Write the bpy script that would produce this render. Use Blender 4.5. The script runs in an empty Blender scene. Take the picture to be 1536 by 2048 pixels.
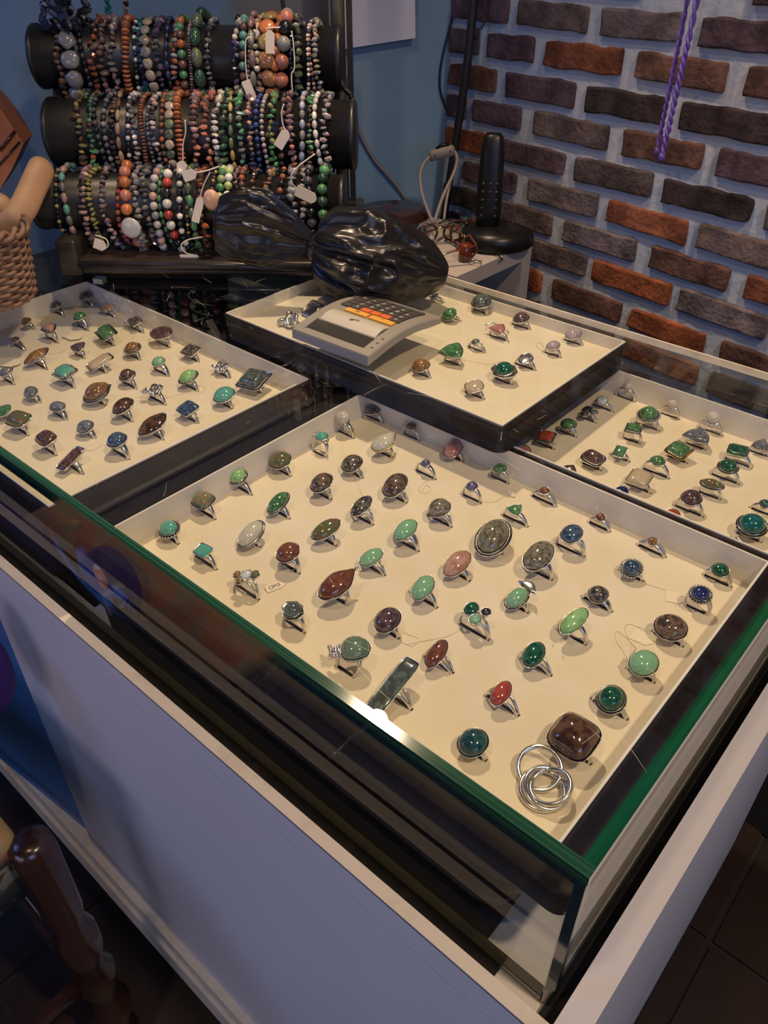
import bpy, bmesh, math, random
from mathutils import Vector, Matrix, noise
C = bpy.context.scene.collection
SC = bpy.context.scene
PI = math.pi

# ---------------------------------------------------------------- camera, world, lights, exposure
ZC = 1.0                       # camera height above the floor
F = 1581.0                     # focal length in pixels of the 1536x2048 frame
RM = Matrix(((0.752944, -0.396813, 0.524989), (0.658084, 0.453771, -0.600847), (0.000199, 0.797892, 0.602801)))
cam = bpy.data.cameras.new('camera')
cam.sensor_fit = 'VERTICAL'; cam.sensor_height = 36.0; cam.lens = F / 2048 * 36.0; cam.clip_start = 0.01
co = bpy.data.objects.new('camera', cam); C.objects.link(co)
co.matrix_world = Matrix.Translation((0, 0, ZC)) @ RM.to_4x4()
SC.camera = co
SC.view_settings.view_transform = 'Standard'; SC.view_settings.look = 'None'
SC.view_settings.gamma = 1.0; SC.view_settings.use_curve_mapping = False
SC.view_settings.exposure = 0.0
w = bpy.data.worlds.new('room_air'); SC.world = w; w.use_nodes = True
w.node_tree.nodes['Background'].inputs[0].default_value = (0.25, 0.32, 0.6, 1)
w.node_tree.nodes['Background'].inputs[1].default_value = 0.032

def look(o, tgt):
    o.rotation_euler = (Vector(tgt) - o.location).to_track_quat('-Z', 'Y').to_euler()
def spot(name, loc, tgt, power, col, size, angle, blend=0.5):
    l = bpy.data.lights.new(name, 'SPOT'); l.energy = power; l.color = col; l.shadow_soft_size = size
    l.spot_size = math.radians(angle); l.spot_blend = blend
    o = bpy.data.objects.new(name, l); C.objects.link(o); o.location = loc; look(o, tgt); return o
def area(name, loc, tgt, power, col, sx, sy):
    l = bpy.data.lights.new(name, 'AREA'); l.energy = power; l.color = col; l.shape = 'RECTANGLE'; l.size = sx; l.size_y = sy
    o = bpy.data.objects.new(name, l); C.objects.link(o); o.location = loc; look(o, tgt); return o
WARM = (1.0, 0.74, 0.49)
spot('spot_over_trays', (-0.557, 0.620, 1.45), (-0.33, 0.42, 0.65), 20, WARM, 0.018, 84, 0.7)
spot('ceiling_spot_right', (0.50, 0.22, 1.98), (-0.25, 0.40, 0.65), 40, WARM, 0.04, 58, 0.7)
spot('ceiling_spot_front', (-0.25, -0.35, 2.4), (-0.42, 0.45, 0.70), 20, (1.0, 0.72, 0.46), 0.05, 60, 0.8)
area('window_daylight', (1.9, -1.1, 1.7), (-0.45, 0.55, 0.7), 15.5, (0.40, 0.54, 1.0), 1.2, 1.2)
area('doorway_light', (-0.35, -1.35, 0.72), (-0.35, 0.15, 0.45), 3.8, (0.64, 0.62, 0.95), 1.0, 0.5)  # unseen fill added low in front to brighten the counter panel
area('blue_shop_light', (-1.7, -0.9, 1.6), (-0.7, 0.5, 0.7), 5.0, (0.16, 0.36, 1.0), 0.6, 0.6)

# ---------------------------------------------------------------- placing helpers
def ray(px, py):
    return RM @ Vector((px - 768.0, -(py - 1024.0), -F))
def atz(px, py, z):            # point seen at a pixel, on the level z (world)
    d = ray(px, py); t = (z - ZC) / d.z; return Vector((d.x * t, d.y * t, z))
def aty(px, py, y):
    d = ray(px, py); t = y / d.y; return Vector((d.x * t, y, ZC + d.z * t))
def atd(px, py, depth):        # point at a distance measured along the view axis
    d = ray(px, py) * (depth / F); return Vector((d.x, d.y, d.z + ZC))
def atp(px, py, P0, n):        # point on a plane
    d = ray(px, py); t = (Vector(P0) - Vector((0, 0, ZC))).dot(n) / d.dot(n); return Vector((0, 0, ZC)) + d * t

# ---------------------------------------------------------------- object helpers
def tag(o, label=None, cat=None, group=None, kind=None):
    if label: o['label'] = label
    if cat: o['category'] = cat
    if group: o['group'] = group
    if kind: o['kind'] = kind
    return o
def empty(name, loc, label, cat, group=None, rotz=0, rot=None):
    o = bpy.data.objects.new(name, None); C.objects.link(o); o.location = loc
    o.empty_display_size = 0.01
    o.rotation_euler = rot if rot else (0, 0, rotz)
    return tag(o, label, cat, group)

class MB:
    def __init__(s): s.v = []; s.f = []; s.m = []; s.c = []; s.col = (1, 1, 1); s.mi = 0; s.sm = []; s.smooth = True
    def add(s, vs, fs, mi=None, col=None, smooth=None):
        b = len(s.v); s.v += [tuple(v) for v in vs]
        for f in fs:
            s.f.append(tuple(i + b for i in f)); s.m.append(s.mi if mi is None else mi)
            s.c.append(s.col if col is None else col); s.sm.append(s.smooth if smooth is None else smooth)
        return s
    def box(s, lo, hi, M=None, mi=None, col=None):
        x0, y0, z0 = lo; x1, y1, z1 = hi
        vs = [Vector(p) for p in ((x0,y0,z0),(x1,y0,z0),(x1,y1,z0),(x0,y1,z0),(x0,y0,z1),(x1,y0,z1),(x1,y1,z1),(x0,y1,z1))]
        if M: vs = [M @ v for v in vs]
        return s.add(vs, [(0,3,2,1),(4,5,6,7),(0,1,5,4),(1,2,6,5),(2,3,7,6),(3,0,4,7)], mi, col, False)
    def bbox(s, lo, hi, r, M=None, mi=None, col=None, seg=3):   # rounded-edge plate: rounded in xy, bevelled top
        x0, y0, z0 = lo; x1, y1, z1 = hi; ring = []
        for cx, cy, a0 in ((x1-r,y1-r,0),(x0+r,y1-r,90),(x0+r,y0+r,180),(x1-r,y0+r,270)):
            for k in range(seg+1):
                a = math.radians(a0 + 90*k/seg); ring.append((cx, cy, math.cos(a), math.sin(a)))
        n = len(ring); vs = []; e = min(r, (z1-z0)*0.35)
        for z, rr in ((z0, r), (z1-e, r), (z1-e*0.3, r-e*0.3), (z1, r-e)):
            vs += [Vector((cx+rr*c, cy+rr*q, z)) for cx, cy, c, q in ring]
        if M: vs = [M @ v for v in vs]
        fs = [tuple(range(n-1,-1,-1)), tuple(range(3*n,4*n))]
        for l in range(3):
            for k in range(n): fs.append((l*n+k, l*n+(k+1)%n, (l+1)*n+(k+1)%n, (l+1)*n+k))
        return s.add(vs, fs, mi, col, True)
    def tube(s, pts, r, n=8, mi=None, col=None, cap=True, flat=1.0, up=None):
        pts = [Vector(p) for p in pts]; m = len(pts)
        rs = r if isinstance(r, (list, tuple)) else [r]*m
        vs = []; prev = Vector(up) if up else None
        for i, p in enumerate(pts):
            t = (pts[min(i+1,m-1)] - pts[max(i-1,0)]).normalized()
            if prev is None: prev = Vector((0,0,1)) if abs(t.z) < 0.9 else Vector((1,0,0))
            u = (prev - t*prev.dot(t))
            if u.length < 1e-6: u = t.orthogonal()
            u.normalize(); prev = u; q = t.cross(u)
            for k in range(n):
                a = 2*PI*k/n; vs.append(p + u*(rs[i]*math.cos(a)*flat) + q*(rs[i]*math.sin(a)))
        fs = []
        for i in range(m-1):
            for k in range(n): fs.append((i*n+k, i*n+(k+1)%n, (i+1)*n+(k+1)%n, (i+1)*n+k))
        if cap: fs += [tuple(range(n-1,-1,-1)), tuple(range((m-1)*n, m*n))]
        return s.add(vs, fs, mi, col)
    def lathe(s, prof, M=None, n=24, mi=None, col=None):
        vs = []; fs = []; m = len(prof)
        for r, z in prof:
            for k in range(n):
                a = 2*PI*k/n; vs.append(Vector((r*math.cos(a), r*math.sin(a), z)))
        if M: vs = [M @ v for v in vs]
        for i in range(m-1):
            for k in range(n): fs.append((i*n+k, i*n+(k+1)%n, (i+1)*n+(k+1)%n, (i+1)*n+k))
        fs += [tuple(range(n-1,-1,-1)), tuple(range((m-1)*n, m*n))]
        return s.add(vs, fs, mi, col)
    def blob(s, T, M, mi=None, col=None, jit=0, rnd=None, smooth=True):
        vs = []
        for v in T[0]:
            v = Vector(v)
            if jit: v = v * (1 + (rnd.random()-0.5)*2*jit)
            vs.append(M @ v)
        return s.add(vs, T[1], mi, col, smooth)
    def build(s, name, mats, parent=None, loc=None):
        me = bpy.data.meshes.new(name); me.from_pydata(s.v, [], s.f)
        for m in (mats if isinstance(mats, (list, tuple)) else [mats]): me.materials.append(m)
        me.polygons.foreach_set('material_index', s.m)
        me.polygons.foreach_set('use_smooth', s.sm)
        if any(c != (1,1,1) for c in s.c):
            at = me.attributes.new('Col', 'FLOAT_COLOR', 'FACE')
            buf = []
            for c in s.c: buf += [c[0], c[1], c[2], 1.0]
            at.data.foreach_set('color', buf)
        me.update()
        o = bpy.data.objects.new(name, me); C.objects.link(o)
        if parent: o.parent = parent
        if loc: o.location = loc
        return o

def ico(sub):
    bm = bmesh.new(); bmesh.ops.create_icosphere(bm, subdivisions=sub, radius=1.0)
    bm.verts.ensure_lookup_table()
    t = ([v.co[:] for v in bm.verts], [tuple(v.index for v in f.verts) for f in bm.faces]); bm.free(); return t
ICO1, ICO2, ICO3 = ico(1), ico(2), ico(3)
def TRS(loc, rot=None, sc=(1,1,1)):
    M = Matrix.Translation(loc)
    if rot is not None: M = M @ rot.to_4x4()
    return M @ Matrix.Diagonal((sc[0], sc[1], sc[2], 1))

# ---------------------------------------------------------------- materials
def mat(name, col=(0.8,0.8,0.8), rough=0.5, metal=0.0, c2=None, scale=20, detail=4, bump=0.0, bscale=None, coat=0.0,
        contrast=(0.35, 0.65), kind='noise', spec=0.5, trans=0.0, sss=0.0, stretch=None, attr=False, alpha=1.0):
    m = bpy.data.materials.new(name); m.use_nodes = True; nt = m.node_tree; N = nt.nodes; L = nt.links
    b = N['Principled BSDF']; b.inputs['Base Color'].default_value = (*col, 1); b.inputs['Roughness'].default_value = rough
    b.inputs['Metallic'].default_value = metal; b.inputs['Coat Weight'].default_value = coat
    b.inputs['Coat Roughness'].default_value = 0.08; b.inputs['Specular IOR Level'].default_value = spec
    b.inputs['Transmission Weight'].default_value = trans; b.inputs['Alpha'].default_value = alpha
    tc = N.new('ShaderNodeTexCoord'); src = tc.outputs['Object']
    if stretch:
        mp = N.new('ShaderNodeMapping'); mp.inputs['Scale'].default_value = stretch; L.new(src, mp.inputs[0]); src = mp.outputs[0]
    if c2 is not None:
        if kind == 'noise':
            t = N.new('ShaderNodeTexNoise'); t.inputs['Scale'].default_value = scale; t.inputs['Detail'].default_value = detail; out = t.outputs['Fac']
        elif kind == 'cell':
            t = N.new('ShaderNodeTexVoronoi'); t.inputs['Scale'].default_value = scale; t.feature = 'DISTANCE_TO_EDGE'; out = t.outputs['Distance']
        else:
            t = N.new('ShaderNodeTexWave'); t.inputs['Scale'].default_value = scale; t.inputs['Distortion'].default_value = 6; t.inputs['Detail'].default_value = detail; out = t.outputs['Fac']
        L.new(src, t.inputs['Vector'])
        r = N.new('ShaderNodeValToRGB'); r.color_ramp.elements[0].position = contrast[0]; r.color_ramp.elements[1].position = contrast[1]
        r.color_ramp.elements[0].color = (*col, 1); r.color_ramp.elements[1].color = (*c2, 1)
        L.new(out, r.inputs[0]); base = r.outputs[0]
        if attr:
            a = N.new('ShaderNodeAttribute'); a.attribute_name = 'Col'
            mx = N.new('ShaderNodeMix'); mx.data_type = 'RGBA'; mx.blend_type = 'MULTIPLY'; mx.inputs[0].default_value = 1
            L.new(base, mx.inputs[6]); L.new(a.outputs['Color'], mx.inputs[7]); base = mx.outputs[2]
        L.new(base, b.inputs['Base Color'])
    elif attr:
        a = N.new('ShaderNodeAttribute'); a.attribute_name = 'Col'; L.new(a.outputs['Color'], b.inputs['Base Color'])
    if bump:
        t = N.new('ShaderNodeTexNoise'); t.inputs['Scale'].default_value = bscale or scale; t.inputs['Detail'].default_value = 5
        L.new(src, t.inputs['Vector'])
        bp = N.new('ShaderNodeBump'); bp.inputs['Strength'].default_value = bump; bp.inputs['Distance'].default_value = 0.002
        L.new(t.outputs['Fac'], bp.inputs['Height']); L.new(bp.outputs[0], b.inputs['Normal'])
    return m
def glass_mat(name, tint, mult=1.0, rough=0.0):
    m = bpy.data.materials.new(name); m.use_nodes = True; nt = m.node_tree; N = nt.nodes; L = nt.links; N.clear()
    out = N.new('ShaderNodeOutputMaterial'); mix = N.new('ShaderNodeMixShader'); tr = N.new('ShaderNodeBsdfTransparent')
    gl = N.new('ShaderNodeBsdfGlossy'); gl.inputs['Roughness'].default_value = rough; tr.inputs[0].default_value = (*tint, 1)
    g = N.new('ShaderNodeNewGeometry'); d = N.new('ShaderNodeVectorMath'); d.operation = 'DOT_PRODUCT'
    L.new(g.outputs['Normal'], d.inputs[0]); L.new(g.outputs['Incoming'], d.inputs[1])
    def mt(op, a, b):
        x = N.new('ShaderNodeMath'); x.operation = op
        for i, q in enumerate((a, b)):
            if q is None: continue
            if isinstance(q, (int, float)): x.inputs[i].default_value = q
            else: L.new(q, x.inputs[i])
        return x.outputs[0]
    a = mt('ABSOLUTE', d.outputs['Value'], None); s_ = mt('SUBTRACT', 1.0, a); p = mt('POWER', s_, 5.0)
    fr = mt('ADD', mt('MULTIPLY', p, 0.96), 0.04); fr = mt('MULTIPLY', fr, mult)
    L.new(fr, mix.inputs[0]); L.new(tr.outputs[0], mix.inputs[1]); L.new(gl.outputs[0], mix.inputs[2]); L.new(mix.outputs[0], out.inputs[0])
    return m

M = {}
M['silver'] = mat('silver', (0.72, 0.70, 0.68), 0.22, 1.0, bump=0.05, bscale=400)
M['dull_silver'] = mat('dull_silver', (0.55, 0.53, 0.51), 0.36, 1.0, bump=0.1, bscale=600)
M['gold'] = mat('gold', (0.80, 0.66, 0.40), 0.25, 1.0)
M['white_paint'] = mat('white_paint', (0.74, 0.70, 0.68), 0.42, c2=(0.70, 0.66, 0.64), scale=6)
M['cream_edge'] = mat('cream_edge', (0.78, 0.68, 0.52), 0.5, c2=(0.62, 0.52, 0.36), scale=60, contrast=(0.5, 0.8))
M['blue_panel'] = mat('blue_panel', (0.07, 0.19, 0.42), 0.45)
M['foam'] = mat('foam', (0.78, 0.69, 0.54), 0.95, c2=(0.73, 0.63, 0.48), scale=14, bump=0.25, bscale=260, spec=0.1)
M['liner'] = mat('liner', (0.78, 0.73, 0.66), 0.8, c2=(0.72, 0.67, 0.61), scale=25, spec=0.2)
M['slit'] = mat('slit', (0.03, 0.02, 0.015), 1.0)
M['tray_black'] = mat('tray_black', (0.014, 0.010, 0.009), 0.5, c2=(0.028, 0.018, 0.015), scale=40, contrast=(0.45, 0.8), bump=0.05, bscale=300, spec=0.22)
M['gap_dark'] = mat('gap_dark', (0.010, 0.009, 0.008), 0.9, c2=(0.03, 0.018, 0.010), scale=90, contrast=(0.55, 0.75))
M['glass'] = glass_mat('glass', (0.985, 1.0, 0.99), 0.85)
M['scratch'] = mat('scratch', (0.75, 0.68, 0.5), 0.5, alpha=0.45)
M['green_edge'] = mat('green_edge', (0.004, 0.035, 0.014), 0.10, c2=(0.035, 0.12, 0.055), scale=4, stretch=(0.5, 150, 150), contrast=(0.40, 0.60), coat=1.0)
M['green_side'] = mat('green_side', (0.002, 0.040, 0.014), 0.10, c2=(0.004, 0.10, 0.035), scale=4, stretch=(90, 0.5, 90), contrast=(0.35, 0.65), coat=1.0)
M['dark_green_edge'] = mat('dark_green_edge', (0.0, 0.025, 0.02), 0.1, coat=1.0)
M['bottom_glint'] = mat('bottom_glint', (0.09, 0.075, 0.035), 0.2, coat=0.5)
M['black_plastic'] = mat('black_plastic', (0.008, 0.008, 0.009), 0.32, spec=0.3)
M['stand_leather'] = mat('stand_leather', (0.013, 0.012, 0.012), 0.38, bump=0.05, bscale=500)
M['stand_lacquer'] = mat('stand_lacquer', (0.02, 0.017, 0.015), 0.3, c2=(0.04, 0.03, 0.025), scale=30)
M['bead'] = mat('bead', rough=0.22, attr=True, coat=0.4)
M['tag_paper'] = mat('tag_paper', (0.82, 0.72, 0.56), 0.8)
M['ink'] = mat('ink', (0.02, 0.02, 0.03), 0.8)
M['string'] = mat('string', (0.75, 0.68, 0.55), 0.9)
M['bag'] = mat('bag', (0.010, 0.0085, 0.0085), 0.30, bump=0.35, bscale=60)
M['calc_silver'] = mat('calc_silver', (0.30, 0.275, 0.23), 0.45, 0.15)
M['calc_bright'] = mat('calc_bright', (0.66, 0.61, 0.50), 0.32, 0.25)
M['calc_side'] = mat('calc_side', (0.20, 0.20, 0.23), 0.45)
M['lcd'] = mat('lcd', (0.05, 0.045, 0.035), 0.12)
M['key_grey'] = mat('key_grey', (0.075, 0.068, 0.058), 0.45)
M['key_orange'] = mat('key_orange', (0.72, 0.36, 0.06), 0.45)
M['key_red'] = mat('key_red', (0.66, 0.15, 0.04), 0.45)
M['print_white'] = mat('print_white', (0.75, 0.72, 0.66), 0.6)
M['mortar'] = mat('mortar', (0.31, 0.37, 0.44), 0.9, c2=(0.42, 0.43, 0.44), scale=9, bump=0.8, bscale=90)
M['brick'] = mat('brick', (0.62, 0.60, 0.60), 0.9, c2=(1.5, 1.45, 1.5), scale=38, bump=1.0, bscale=200, attr=True, spec=0.2, contrast=(0.38, 0.7))
M['blue_wall'] = mat('blue_wall', (0.15, 0.26, 0.36), 0.85, c2=(0.21, 0.30, 0.37), scale=5, bump=0.4, bscale=60)
M['floor_tile'] = mat('floor_tile', (0.012, 0.006, 0.004), 0.5, c2=(0.028, 0.012, 0.007), scale=5, bump=0.2, bscale=40)
M['paper'] = mat('paper', (0.62, 0.60, 0.64), 0.85)
M['grey_board'] = mat('grey_board', (0.16, 0.15, 0.145), 0.8)
M['metal_olive'] = mat('metal_olive', (0.20, 0.18, 0.12), 0.4, 0.5)
M['cable_black'] = mat('cable_black', (0.012, 0.012, 0.013), 0.5)
M['cable_grey'] = mat('cable_grey', (0.20, 0.18, 0.17), 0.6)
M['cable_beige'] = mat('cable_beige', (0.20, 0.17, 0.15), 0.55)
M['purple_cord'] = mat('purple_cord', (0.09, 0.045, 0.27), 0.5, c2=(0.15, 0.09, 0.38), scale=200)
M['shelf_white'] = mat('shelf_white', (0.42, 0.37, 0.33), 0.5)
M['dark_inside'] = mat('dark_inside', (0.02, 0.016, 0.015), 0.8)
M['amber_plastic'] = mat('amber_plastic', (0.16, 0.03, 0.01), 0.15, c2=(0.06, 0.012, 0.008), scale=60, coat=0.6)
M['wood_dark'] = mat('wood_dark', (0.020, 0.008, 0.005), 0.25, c2=(0.04, 0.015, 0.009), scale=8, kind='wave', coat=0.3)
M['wood_orange'] = mat('wood_orange', (0.34, 0.11, 0.035), 0.5, c2=(0.20, 0.06, 0.02), scale=6, stretch=(1, 6, 1))
M['wood_pale'] = mat('wood_pale', (0.44, 0.26, 0.14), 0.5, c2=(0.37, 0.21, 0.11), scale=10, stretch=(1, 1, 8))
M['wicker'] = mat('wicker', (0.26, 0.15, 0.095), 0.6, c2=(0.15, 0.08, 0.05), scale=60)
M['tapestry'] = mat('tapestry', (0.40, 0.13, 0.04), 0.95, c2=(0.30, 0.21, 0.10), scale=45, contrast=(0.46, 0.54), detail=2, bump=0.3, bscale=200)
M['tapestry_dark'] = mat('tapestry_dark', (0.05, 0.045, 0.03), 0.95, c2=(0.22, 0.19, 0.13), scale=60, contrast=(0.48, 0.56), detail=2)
M['purple_cloth'] = mat('purple_cloth', (0.025, 0.008, 0.05), 0.8)
M['purple_plush'] = mat('purple_plush', (0.03, 0.005, 0.12), 0.7)
M['blue_cloth'] = mat('blue_cloth', (0.0, 0.05, 0.22), 0.5, c2=(0.03, 0.16, 0.42), scale=30)
M['orange_enamel'] = mat('orange_enamel', (0.65, 0.16, 0.08), 0.4, c2=(0.60, 0.50, 0.48), scale=90, contrast=(0.5, 0.56))
M['floral'] = mat('floral', (0.05, 0.025, 0.015), 0.9, c2=(0.16, 0.055, 0.025), scale=38, contrast=(0.45, 0.62), detail=3)
STONES = dict(
 turq=((0.16,0.52,0.42),(0.10,0.42,0.34),90), mint=((0.30,0.58,0.34),(0.24,0.50,0.30),70), apple=((0.28,0.58,0.20),(0.36,0.62,0.28),80),
 jade=((0.22,0.36,0.24),(0.28,0.42,0.30),60), dkgreen=((0.01,0.10,0.05),(0.02,0.20,0.10),140), green=((0.08,0.26,0.08),(0.16,0.40,0.16),120),
 brown=((0.12,0.055,0.04),(0.24,0.12,0.09),150), rust=((0.26,0.07,0.03),(0.34,0.12,0.06),120), red=((0.42,0.06,0.03),(0.46,0.09,0.05),60),
 coral=((0.50,0.24,0.18),(0.56,0.32,0.25),60), rose=((0.50,0.20,0.19),(0.54,0.26,0.24),60), grey=((0.22,0.19,0.13),(0.42,0.38,0.28),130),
 dkgrey=((0.07,0.06,0.05),(0.28,0.24,0.20),150), white=((0.66,0.63,0.52),(0.60,0.56,0.46),60), pearl=((0.62,0.55,0.50),(0.66,0.60,0.56),20),
 lapis=((0.01,0.02,0.16),(0.03,0.05,0.26),150), blue=((0.05,0.09,0.20),(0.12,0.20,0.34),120), moon=((0.22,0.24,0.30),(0.36,0.38,0.42),60),
 violet=((0.14,0.12,0.26),(0.24,0.22,0.38),140), plum=((0.13,0.07,0.08),(0.24,0.14,0.15),100), tiger=((0.08,0.03,0.012),(0.22,0.10,0.04),60),
 opal=((0.30,0.36,0.18),(0.56,0.32,0.14),120), moss=((0.20,0.28,0.08),(0.30,0.16,0.08),110), mottle=((0.10,0.07,0.05),(0.32,0.20,0.13),130),
 teal=((0.02,0.09,0.10),(0.05,0.17,0.16),90), black=((0.015,0.015,0.02),(0.04,0.035,0.04),80), lilac=((0.42,0.34,0.36),(0.46,0.38,0.40),60),
 cream=((0.62,0.50,0.36),(0.54,0.40,0.26),60), amber=((0.36,0.16,0.05),(0.48,0.26,0.10),100), labra=((0.12,0.14,0.14),(0.20,0.26,0.24),90),
 clear=((0.46,0.52,0.58),(0.62,0.66,0.70),90), chrys=((0.01,0.20,0.12),(0.02,0.22,0.30),110), iridium=((0.16,0.14,0.18),(0.30,0.34,0.42),200))
for k, (a, b, s_) in STONES.items():
    g_ = 0.92 if k in ('white','pearl','coral','rose','cream','lilac','clear') else (0.85 if k in ('mint','apple','turq','red') else 0.55)
    a = tuple(x*g_*0.9 for x in a); b = tuple(x*g_*1.05 for x in b)
    M['st_' + k] = mat('stone_' + k, a, 0.10, c2=b, scale=s_*2.4, coat=0.8, contrast=(0.44, 0.56), kind='noise', detail=5, spec=0.6)

# ---------------------------------------------------------------- the room: floor, brick wall, blue wall
fl = MB(); rnd = random.Random(3)
fl.box((-3, -2, -0.05), (2, 3, 0)); 
for i in range(-8, 6):
    for j in range(-6, 8):
        g = 0.004; a = i*0.30; b = j*0.30
        fl.box((a+g, b+g, 0.0), (a+0.30-g, b+0.30-g, 0.004), mi=1)
tag(fl.build('floor', [M['dark_inside'], M['floor_tile']]), kind='structure')

WS = 1.2                                     # brick wall: runs in direction WD through W0, faces WN
WD = Vector((math.cos(math.radians(171)), math.sin(math.radians(171)), 0)); WN = Vector((-WD.y, WD.x, 0)) * 1.0
W0 = Vector((-0.1479, 0.6872, 0)) * WS
if WN.dot(-W0) < 0: WN = -WN
def wp(s, z, out=0.0):                       # s along the wall, z measured below the camera, out = towards the room
    return W0 + WD * (s*WS) + WN*out + Vector((0, 0, ZC + z*WS))
bw = MB()
s0, s1 = -1.3, 0.425
a, b_ = wp(s0, 0, 0), wp(s1, 0, 0)
c_, d_ = wp(s1, 0, -0.08), wp(s0, 0, -0.08)
zz = (0.0, 2.3)
bw.add([Vector((p.x, p.y, z)) for z in zz for p in (a, b_, c_, d_)], [(0,1,5,4),(1,2,6,5),(2,3,7,6),(3,0,4,7),(4,5,6,7),(0,3,2,1)], 0, smooth=False)
CB = dict(gr=(0.10,0.075,0.065), br=(0.105,0.055,0.038), dk=(0.04,0.028,0.026), rd=(0.17,0.06,0.03), pu=(0.085,0.055,0.062), og=(0.24,0.075,0.028), lg=(0.15,0.12,0.115))
rows = [(-0.013,[(.30,.21,'br'),(.20,.11,'gr')]), (-0.043,[(.295,.20,'rd'),(.105,.02,'dk')]),
 (-0.073,[(.335,.252,'gr'),(.239,.157,'lg'),(.143,.06,'pu')]), (-0.102,[(.372,.310,'pu'),(.298,.209,'rd'),(.196,.110,'br'),(.096,.01,'br')]),
 (-0.133,[(.344,.256,'pu'),(.245,.159,'dk'),(.146,.050,'dk')]), (-0.162,[(.385,.318,'pu'),(.303,.211,'gr'),(.198,.115,'br'),(.103,.012,'pu')]),
 (-0.193,[(.344,.257,'pu'),(.246,.157,'gr'),(.148,.062,'dk')]), (-0.223,[(.395,.316,'pu'),(.300,.211,'lg'),(.202,.114,'rd'),(.105,.012,'gr')]),
 (-0.252,[(.345,.263,'gr'),(.250,.161,'lg'),(.147,.065,'br'),(.052,-.035,'rd')]), (-0.281,[(.385,.310,'br'),(.295,.214,'gr'),(.207,.116,'og'),(.110,.020,'lg')]),
 (-0.314,[(.345,.267,'og'),(.253,.165,'br'),(.156,.072,'og'),(.058,-.03,'br')])]
z = -0.345
while z > -0.80: rows.append((z, [(.30 + (0.05 if len(rows) % 2 else 0), .215 + (0.05 if len(rows) % 2 else 0), 'br')])); z -= 0.031
z = 0.018
while z < 0.30: rows.append((z, [(.20 + (0.05 if len(rows) % 2 else 0), .115 + (0.05 if len(rows) % 2 else 0), 'br')])); z += 0.030
def brick(sa, sb, zc, hh, col, sd, fine):
    r = random.Random(sd); nx, ny = (22, 8) if fine else (8, 4); vs = []; tw = (r.random()-0.5)*0.0016
    for j in range(ny+1):
        for i in range(nx+1):
            u = i/nx*2-1; v = j/ny*2-1
            u = math.copysign(abs(u)**0.55 if fine else abs(u)**.8, u); v = math.copysign(abs(v)**0.38 if fine else abs(v)**.6, v)
            q = (abs(u)**14 + abs(v)**7) ** (1/10.0); k = 1.0 / max(1.0, q)     # rounded corners
            su = (sa+sb)/2 + (sa-sb)/2*u*k; zv = zc + hh/2*v*k + tw*u
            n1 = noise.noise(Vector((su*45, zv*45, sd))); n2 = noise.noise(Vector((su*160, zv*160, sd)))
            edge = max(abs(u), abs(v)); e = 1.0 if edge < 0.995 else 0.0
            jx = n1*0.0016 if edge > 0.7 else 0
            dep = e*(0.0045 + 0.0018*n1 + 0.0014*n2) - (1-e)*0.003
            vs.append(wp(su + jx, zv + jx*1.2 + n2*0.0007*(edge > 0.8), dep))
    fs = [(j*(nx+1)+i+1, j*(nx+1)+i, (j+1)*(nx+1)+i, (j+1)*(nx+1)+i+1) for j in range(ny) for i in range(nx)]
    bw.add(vs, fs, 1, col, True)
sd = 0
for z, bs in rows:
    L = list(bs); keys = list(CB)
    while L[0][1] < 0.40 and L[0][0] < 0.415:
        r = random.Random(int(z*1e4) + len(L)); a = L[0][0] + 0.011; b2 = min(a + 0.086, 0.424)
        if b2 - a < 0.02: break
        L.insert(0, (b2, a, r.choice(keys)))
    while L[-1][1] > -0.9:
        r = random.Random(int(z*1e4) - len(L)); a = L[-1][1] - 0.011; L.append((a, a - 0.086, r.choice(['br','dk','gr','rd','pu'])))
    for a, b2, k in L:
        sd += 1; r = random.Random(sd); f = 0.85 + r.random()*0.3
        brick(a, b2, z, 0.0210 + r.random()*0.0022, tuple(x*f for x in CB[k]), sd, -0.4 < z < 0.05 and b2 > -0.1)
tag(bw.build('wall_right', [M['mortar'], M['brick']]), kind='structure')

m = MB(); q1, q2 = wp(s0, 0, 0.012), wp(s1-0.005, 0, 0.012); q3, q4 = wp(s1-0.005, 0, 0.001), wp(s0, 0, 0.001)
m.add([Vector((p.x, p.y, z)) for z in (0.0045, 0.16) for p in (q1, q2, q3, q4)], [(0,1,5,4),(1,2,6,5),(2,3,7,6),(3,0,4,7),(4,5,6,7),(0,3,2,1)], smooth=False)
tag(m.build('baseboard_right', M['dark_inside']), kind='structure')  # dark board added to keep the lit wall foot dark
CR = wp(0.425, 0); CR.z = 0                  # room corner
BD = Vector((math.cos(math.radians(228)), math.sin(math.radians(228)), 0)); BN = Vector((BD.y, -BD.x, 0))
if BN.dot(-CR) < 0: BN = -BN
bl = MB(); e = CR + BD*1.6
bl.add([CR, e, e - BN*0.08, CR - BN*0.08] + [p + Vector((0,0,2.3)) for p in (CR, e, e - BN*0.08, CR - BN*0.08)],
       [(0,1,5,4),(1,2,6,5),(2,3,7,6),(3,0,4,7),(4,5,6,7),(0,3,2,1)], smooth=False)
tag(bl.build('wall_back', M['blue_wall']), kind='structure')
def onblue(px, py, out=0.002): return atp(px, py, CR + BN*out, BN)

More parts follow.
